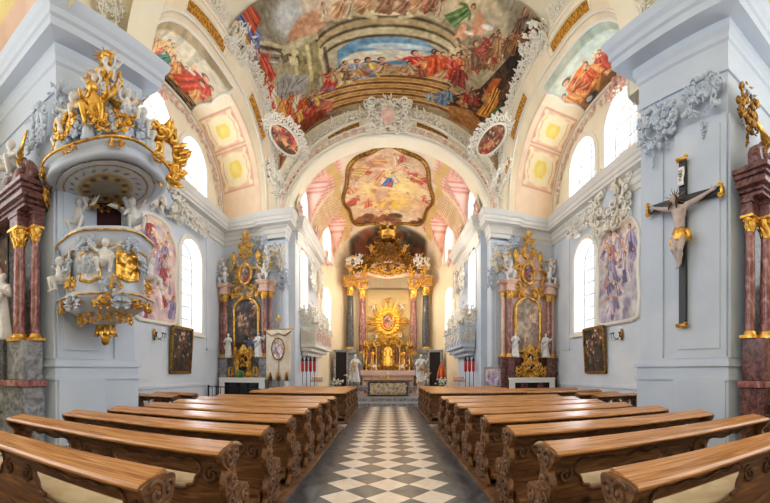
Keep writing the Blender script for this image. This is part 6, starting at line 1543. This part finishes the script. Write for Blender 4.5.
    t = thing('pier_altar', 'tall red marble column altar cut by the %s picture edge' % nm, 'altar', (sd * 7.6, ay - .25, 0)); X0_ = abs(ax) + .12 - 7.6
    def pbx(mm, x0, x1, y0, y1, z0, z1): mm.box(min(sd * x0, sd * x1), max(sd * x0, sd * x1), y0, y1, z0, z1)
    e0 = X0_
    m = MB(); pbx(m, e0 + .02, 1.7, -.55, .05, 0, 1.28); pbx(m, e0 + .1, .9, -.5, .05, 1.42, 2.3); obj('base', m, M_REDDARK if sd > 0 else M_GREY, t, bevel=.02)
    m = MB(); pbx(m, e0 - .08, 1.72, -.68, .05, 1.28, 1.42); obj('ledge', m, M_RED, t, bevel=.02)
    m = MB(); pbx(m, e0 + .2, 1.72, -.02, .05, 1.4, 6.0); obj('back_wall', m, M_BLACK, t)
    for (x, y, r) in ((e0 + .17, -.12, .11), (e0 + .48, -.34, .15)): add_column(t, sd * x, y, 2.3, 2.5, r, M_RED)
    m = MB()
    for (a, b, e) in ((5.2, 5.28, .0), (5.28, 5.36, .06), (5.36, 5.5, .16), (5.5, 5.58, .22), (5.58, 5.68, .28)): pbx(m, e0 + .02 - e, 1.3, -.52 - e, .05, a, b)
    for (x, y, r) in ((e0 + .17, -.12, .13), (e0 + .48, -.34, .17)): pbx(m, x - r, x + r, y - r, .05, 4.84, 5.2); pbx(m, x - r - .03, x + r + .03, y - r - .03, .05, 5.1, 5.2)
    obj('entablature', m, M_REDDARK, t, bevel=.015)
    m = MB()
    for x in (e0 + .2, e0 + .62): q = MB(); scroll(q, 0, 0, .26, 1.3, PI / 2, sd, .1, 0, 1.8, 18); m.merge(q, T(sd * x, -.35, 5.92)); m.tube([(sd * x, -.3, 5.6), (sd * (x + .12), -.25, 6.1), (sd * (x + .3), -.2, 6.5)], [.16, .12, .08], 8)
    obj('pediment_volute', m, M_REDDARK, t)
    add_putto(t, 'angel', T(sd * (e0 + .75), -.4, 6.3, 0, 1.0), 1 + sd, ALABASTER, GOLD); add_saint(t, 'white_saint', T(sd * .12, -.4, 2.36, .3, .95), 1 + sd)
    m = MB(); pbx(m, -.2, .5, -.6, 0, 1.42, 2.36); obj('statue_plinth', m, M_BLACK, t)
    cvk = picture_canvas(940 + sd, [(90, 60, 50), (60, 66, 70), (150, 110, 80), (110, 50, 40)], (54, 50, 46), (80, 70, 56), 40, 60, 2.2, 6, .5)
    painted_sheet('altarpiece', lambda u, v, sd=sd: (sd * (.5 + 1.2 * u), -.04, 2.5 + 2.6 * v), cvk, None, t, thick=.02)
    # greenery at the foot of it
    c = thing('leafy_plant', 'green leafy plant at the foot of the column altar, %s picture edge' % nm, 'plant', (sd * (6.95 if sd < 0 else 6.6), 3.6, 0))
    m = MB(); m.lathe([(0, 0), (.16, 0), (.22, .5), (.18, .5), (.16, .2)], 14); obj('pot', m, IRON, c); m = MB(); r_ = random.Random(77 + sd)
    for k in range(60): q = MB(); leaf(q, 0, 0, r_.uniform(.1, 3.0), r_.uniform(.3, .55), .06, 0, .6, 5); m.merge(q, T(0, 0, .45 + r_.uniform(0, .35), r_.uniform(0, 6.28)))
    obj('foliage', m, LEAF, c)
# ---------------------------------------------------------------- daylight through the windows and added warm fill lights in the chancel
DAY = 36.0
REAR = 11.0
def area(name, loc, rot, sx, sy, power, col=(1, 1, 1)):
    l = bpy.data.lights.new(name, 'AREA'); l.shape = 'RECTANGLE'; l.size = sx; l.size_y = sy; l.energy = power; l.color = col
    o = bpy.data.objects.new(name, l); COL.objects.link(o); o.location = loc; o.rotation_euler = rot; return o
for s in (-1, 1):
    area('window_daylight', (s * (XO + 1.3), 11.6, 7.4), (PI / 2, 0, s * PI / 2), 9.4, 10.2, 9.4 * 10.2 * DAY, (.98, .985, 1))
    area('window_daylight', (s * 5.6, 19.0, 8.2), (PI / 2, 0, s * PI / 2), 3.6, 9.0, 3.6 * 9 * DAY, (.98, .985, 1))
    area('window_daylight', (s * 5.5, 25.0, 7.6), (PI / 2, 0, s * (PI / 2 + .25)), 5.0, 10.0, 50 * DAY, (.98, .985, 1))
for s in (-1, 1):
    area('window_daylight', (s * 10.2, -4.0, 7.5), (PI / 2, 0, s * PI / 2), 3.4, 8.5, 29 * REAR, (.98, .985, 1))
    area('window_daylight', (s * 10.2, 1.2, 7.5), (PI / 2, 0, s * PI / 2), 4.4, 8.5, 37 * REAR, (.98, .985, 1))
def fill_light(name, loc, power, col, r=.15):
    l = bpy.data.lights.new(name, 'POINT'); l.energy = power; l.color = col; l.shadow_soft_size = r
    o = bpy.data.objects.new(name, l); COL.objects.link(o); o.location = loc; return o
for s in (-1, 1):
    fill_light('chancel_fill_light', (s * 3.2, 18.4, 7.2), 60, (1, .82, .58))  # unseen warm light added to brighten the chancel, no fixture there
    fill_light('altar_fill_light', (s * 1.2, 24.6, 6.6), 150, (1, .78, .5))  # unseen warm light added to brighten the high altar and apse
# ---------------------------------------------------------------- camera, light, colour management
cam = bpy.data.cameras.new('camera'); co = bpy.data.objects.new('camera', cam); COL.objects.link(co)
cam.type = 'PANO'; cam.panorama_type = 'CENTRAL_CYLINDRICAL'
cam.central_cylindrical_radius = 1.0
cam.central_cylindrical_range_u_min = -CXP / FPX; cam.central_cylindrical_range_u_max = (770 - CXP) / FPX
cam.central_cylindrical_range_v_min = -(503 - HOR) / FPX; cam.central_cylindrical_range_v_max = HOR / FPX
co.location = (0, 0, EYE); co.rotation_euler = (PI / 2, 0, 0)
cam.clip_start = .05; cam.clip_end = 200
sc.camera = co
w = bpy.data.worlds.new('daylight'); sc.world = w; w.use_nodes = True
bg = w.node_tree.nodes['Background']; bg.inputs[0].default_value = (1.0, .99, .97, 1); bg.inputs[1].default_value = 1.08
sc.view_settings.view_transform = 'Standard'; sc.view_settings.look = 'None'
sc.view_settings.gamma = 1; sc.view_settings.use_curve_mapping = False; sc.view_settings.exposure = 0.0
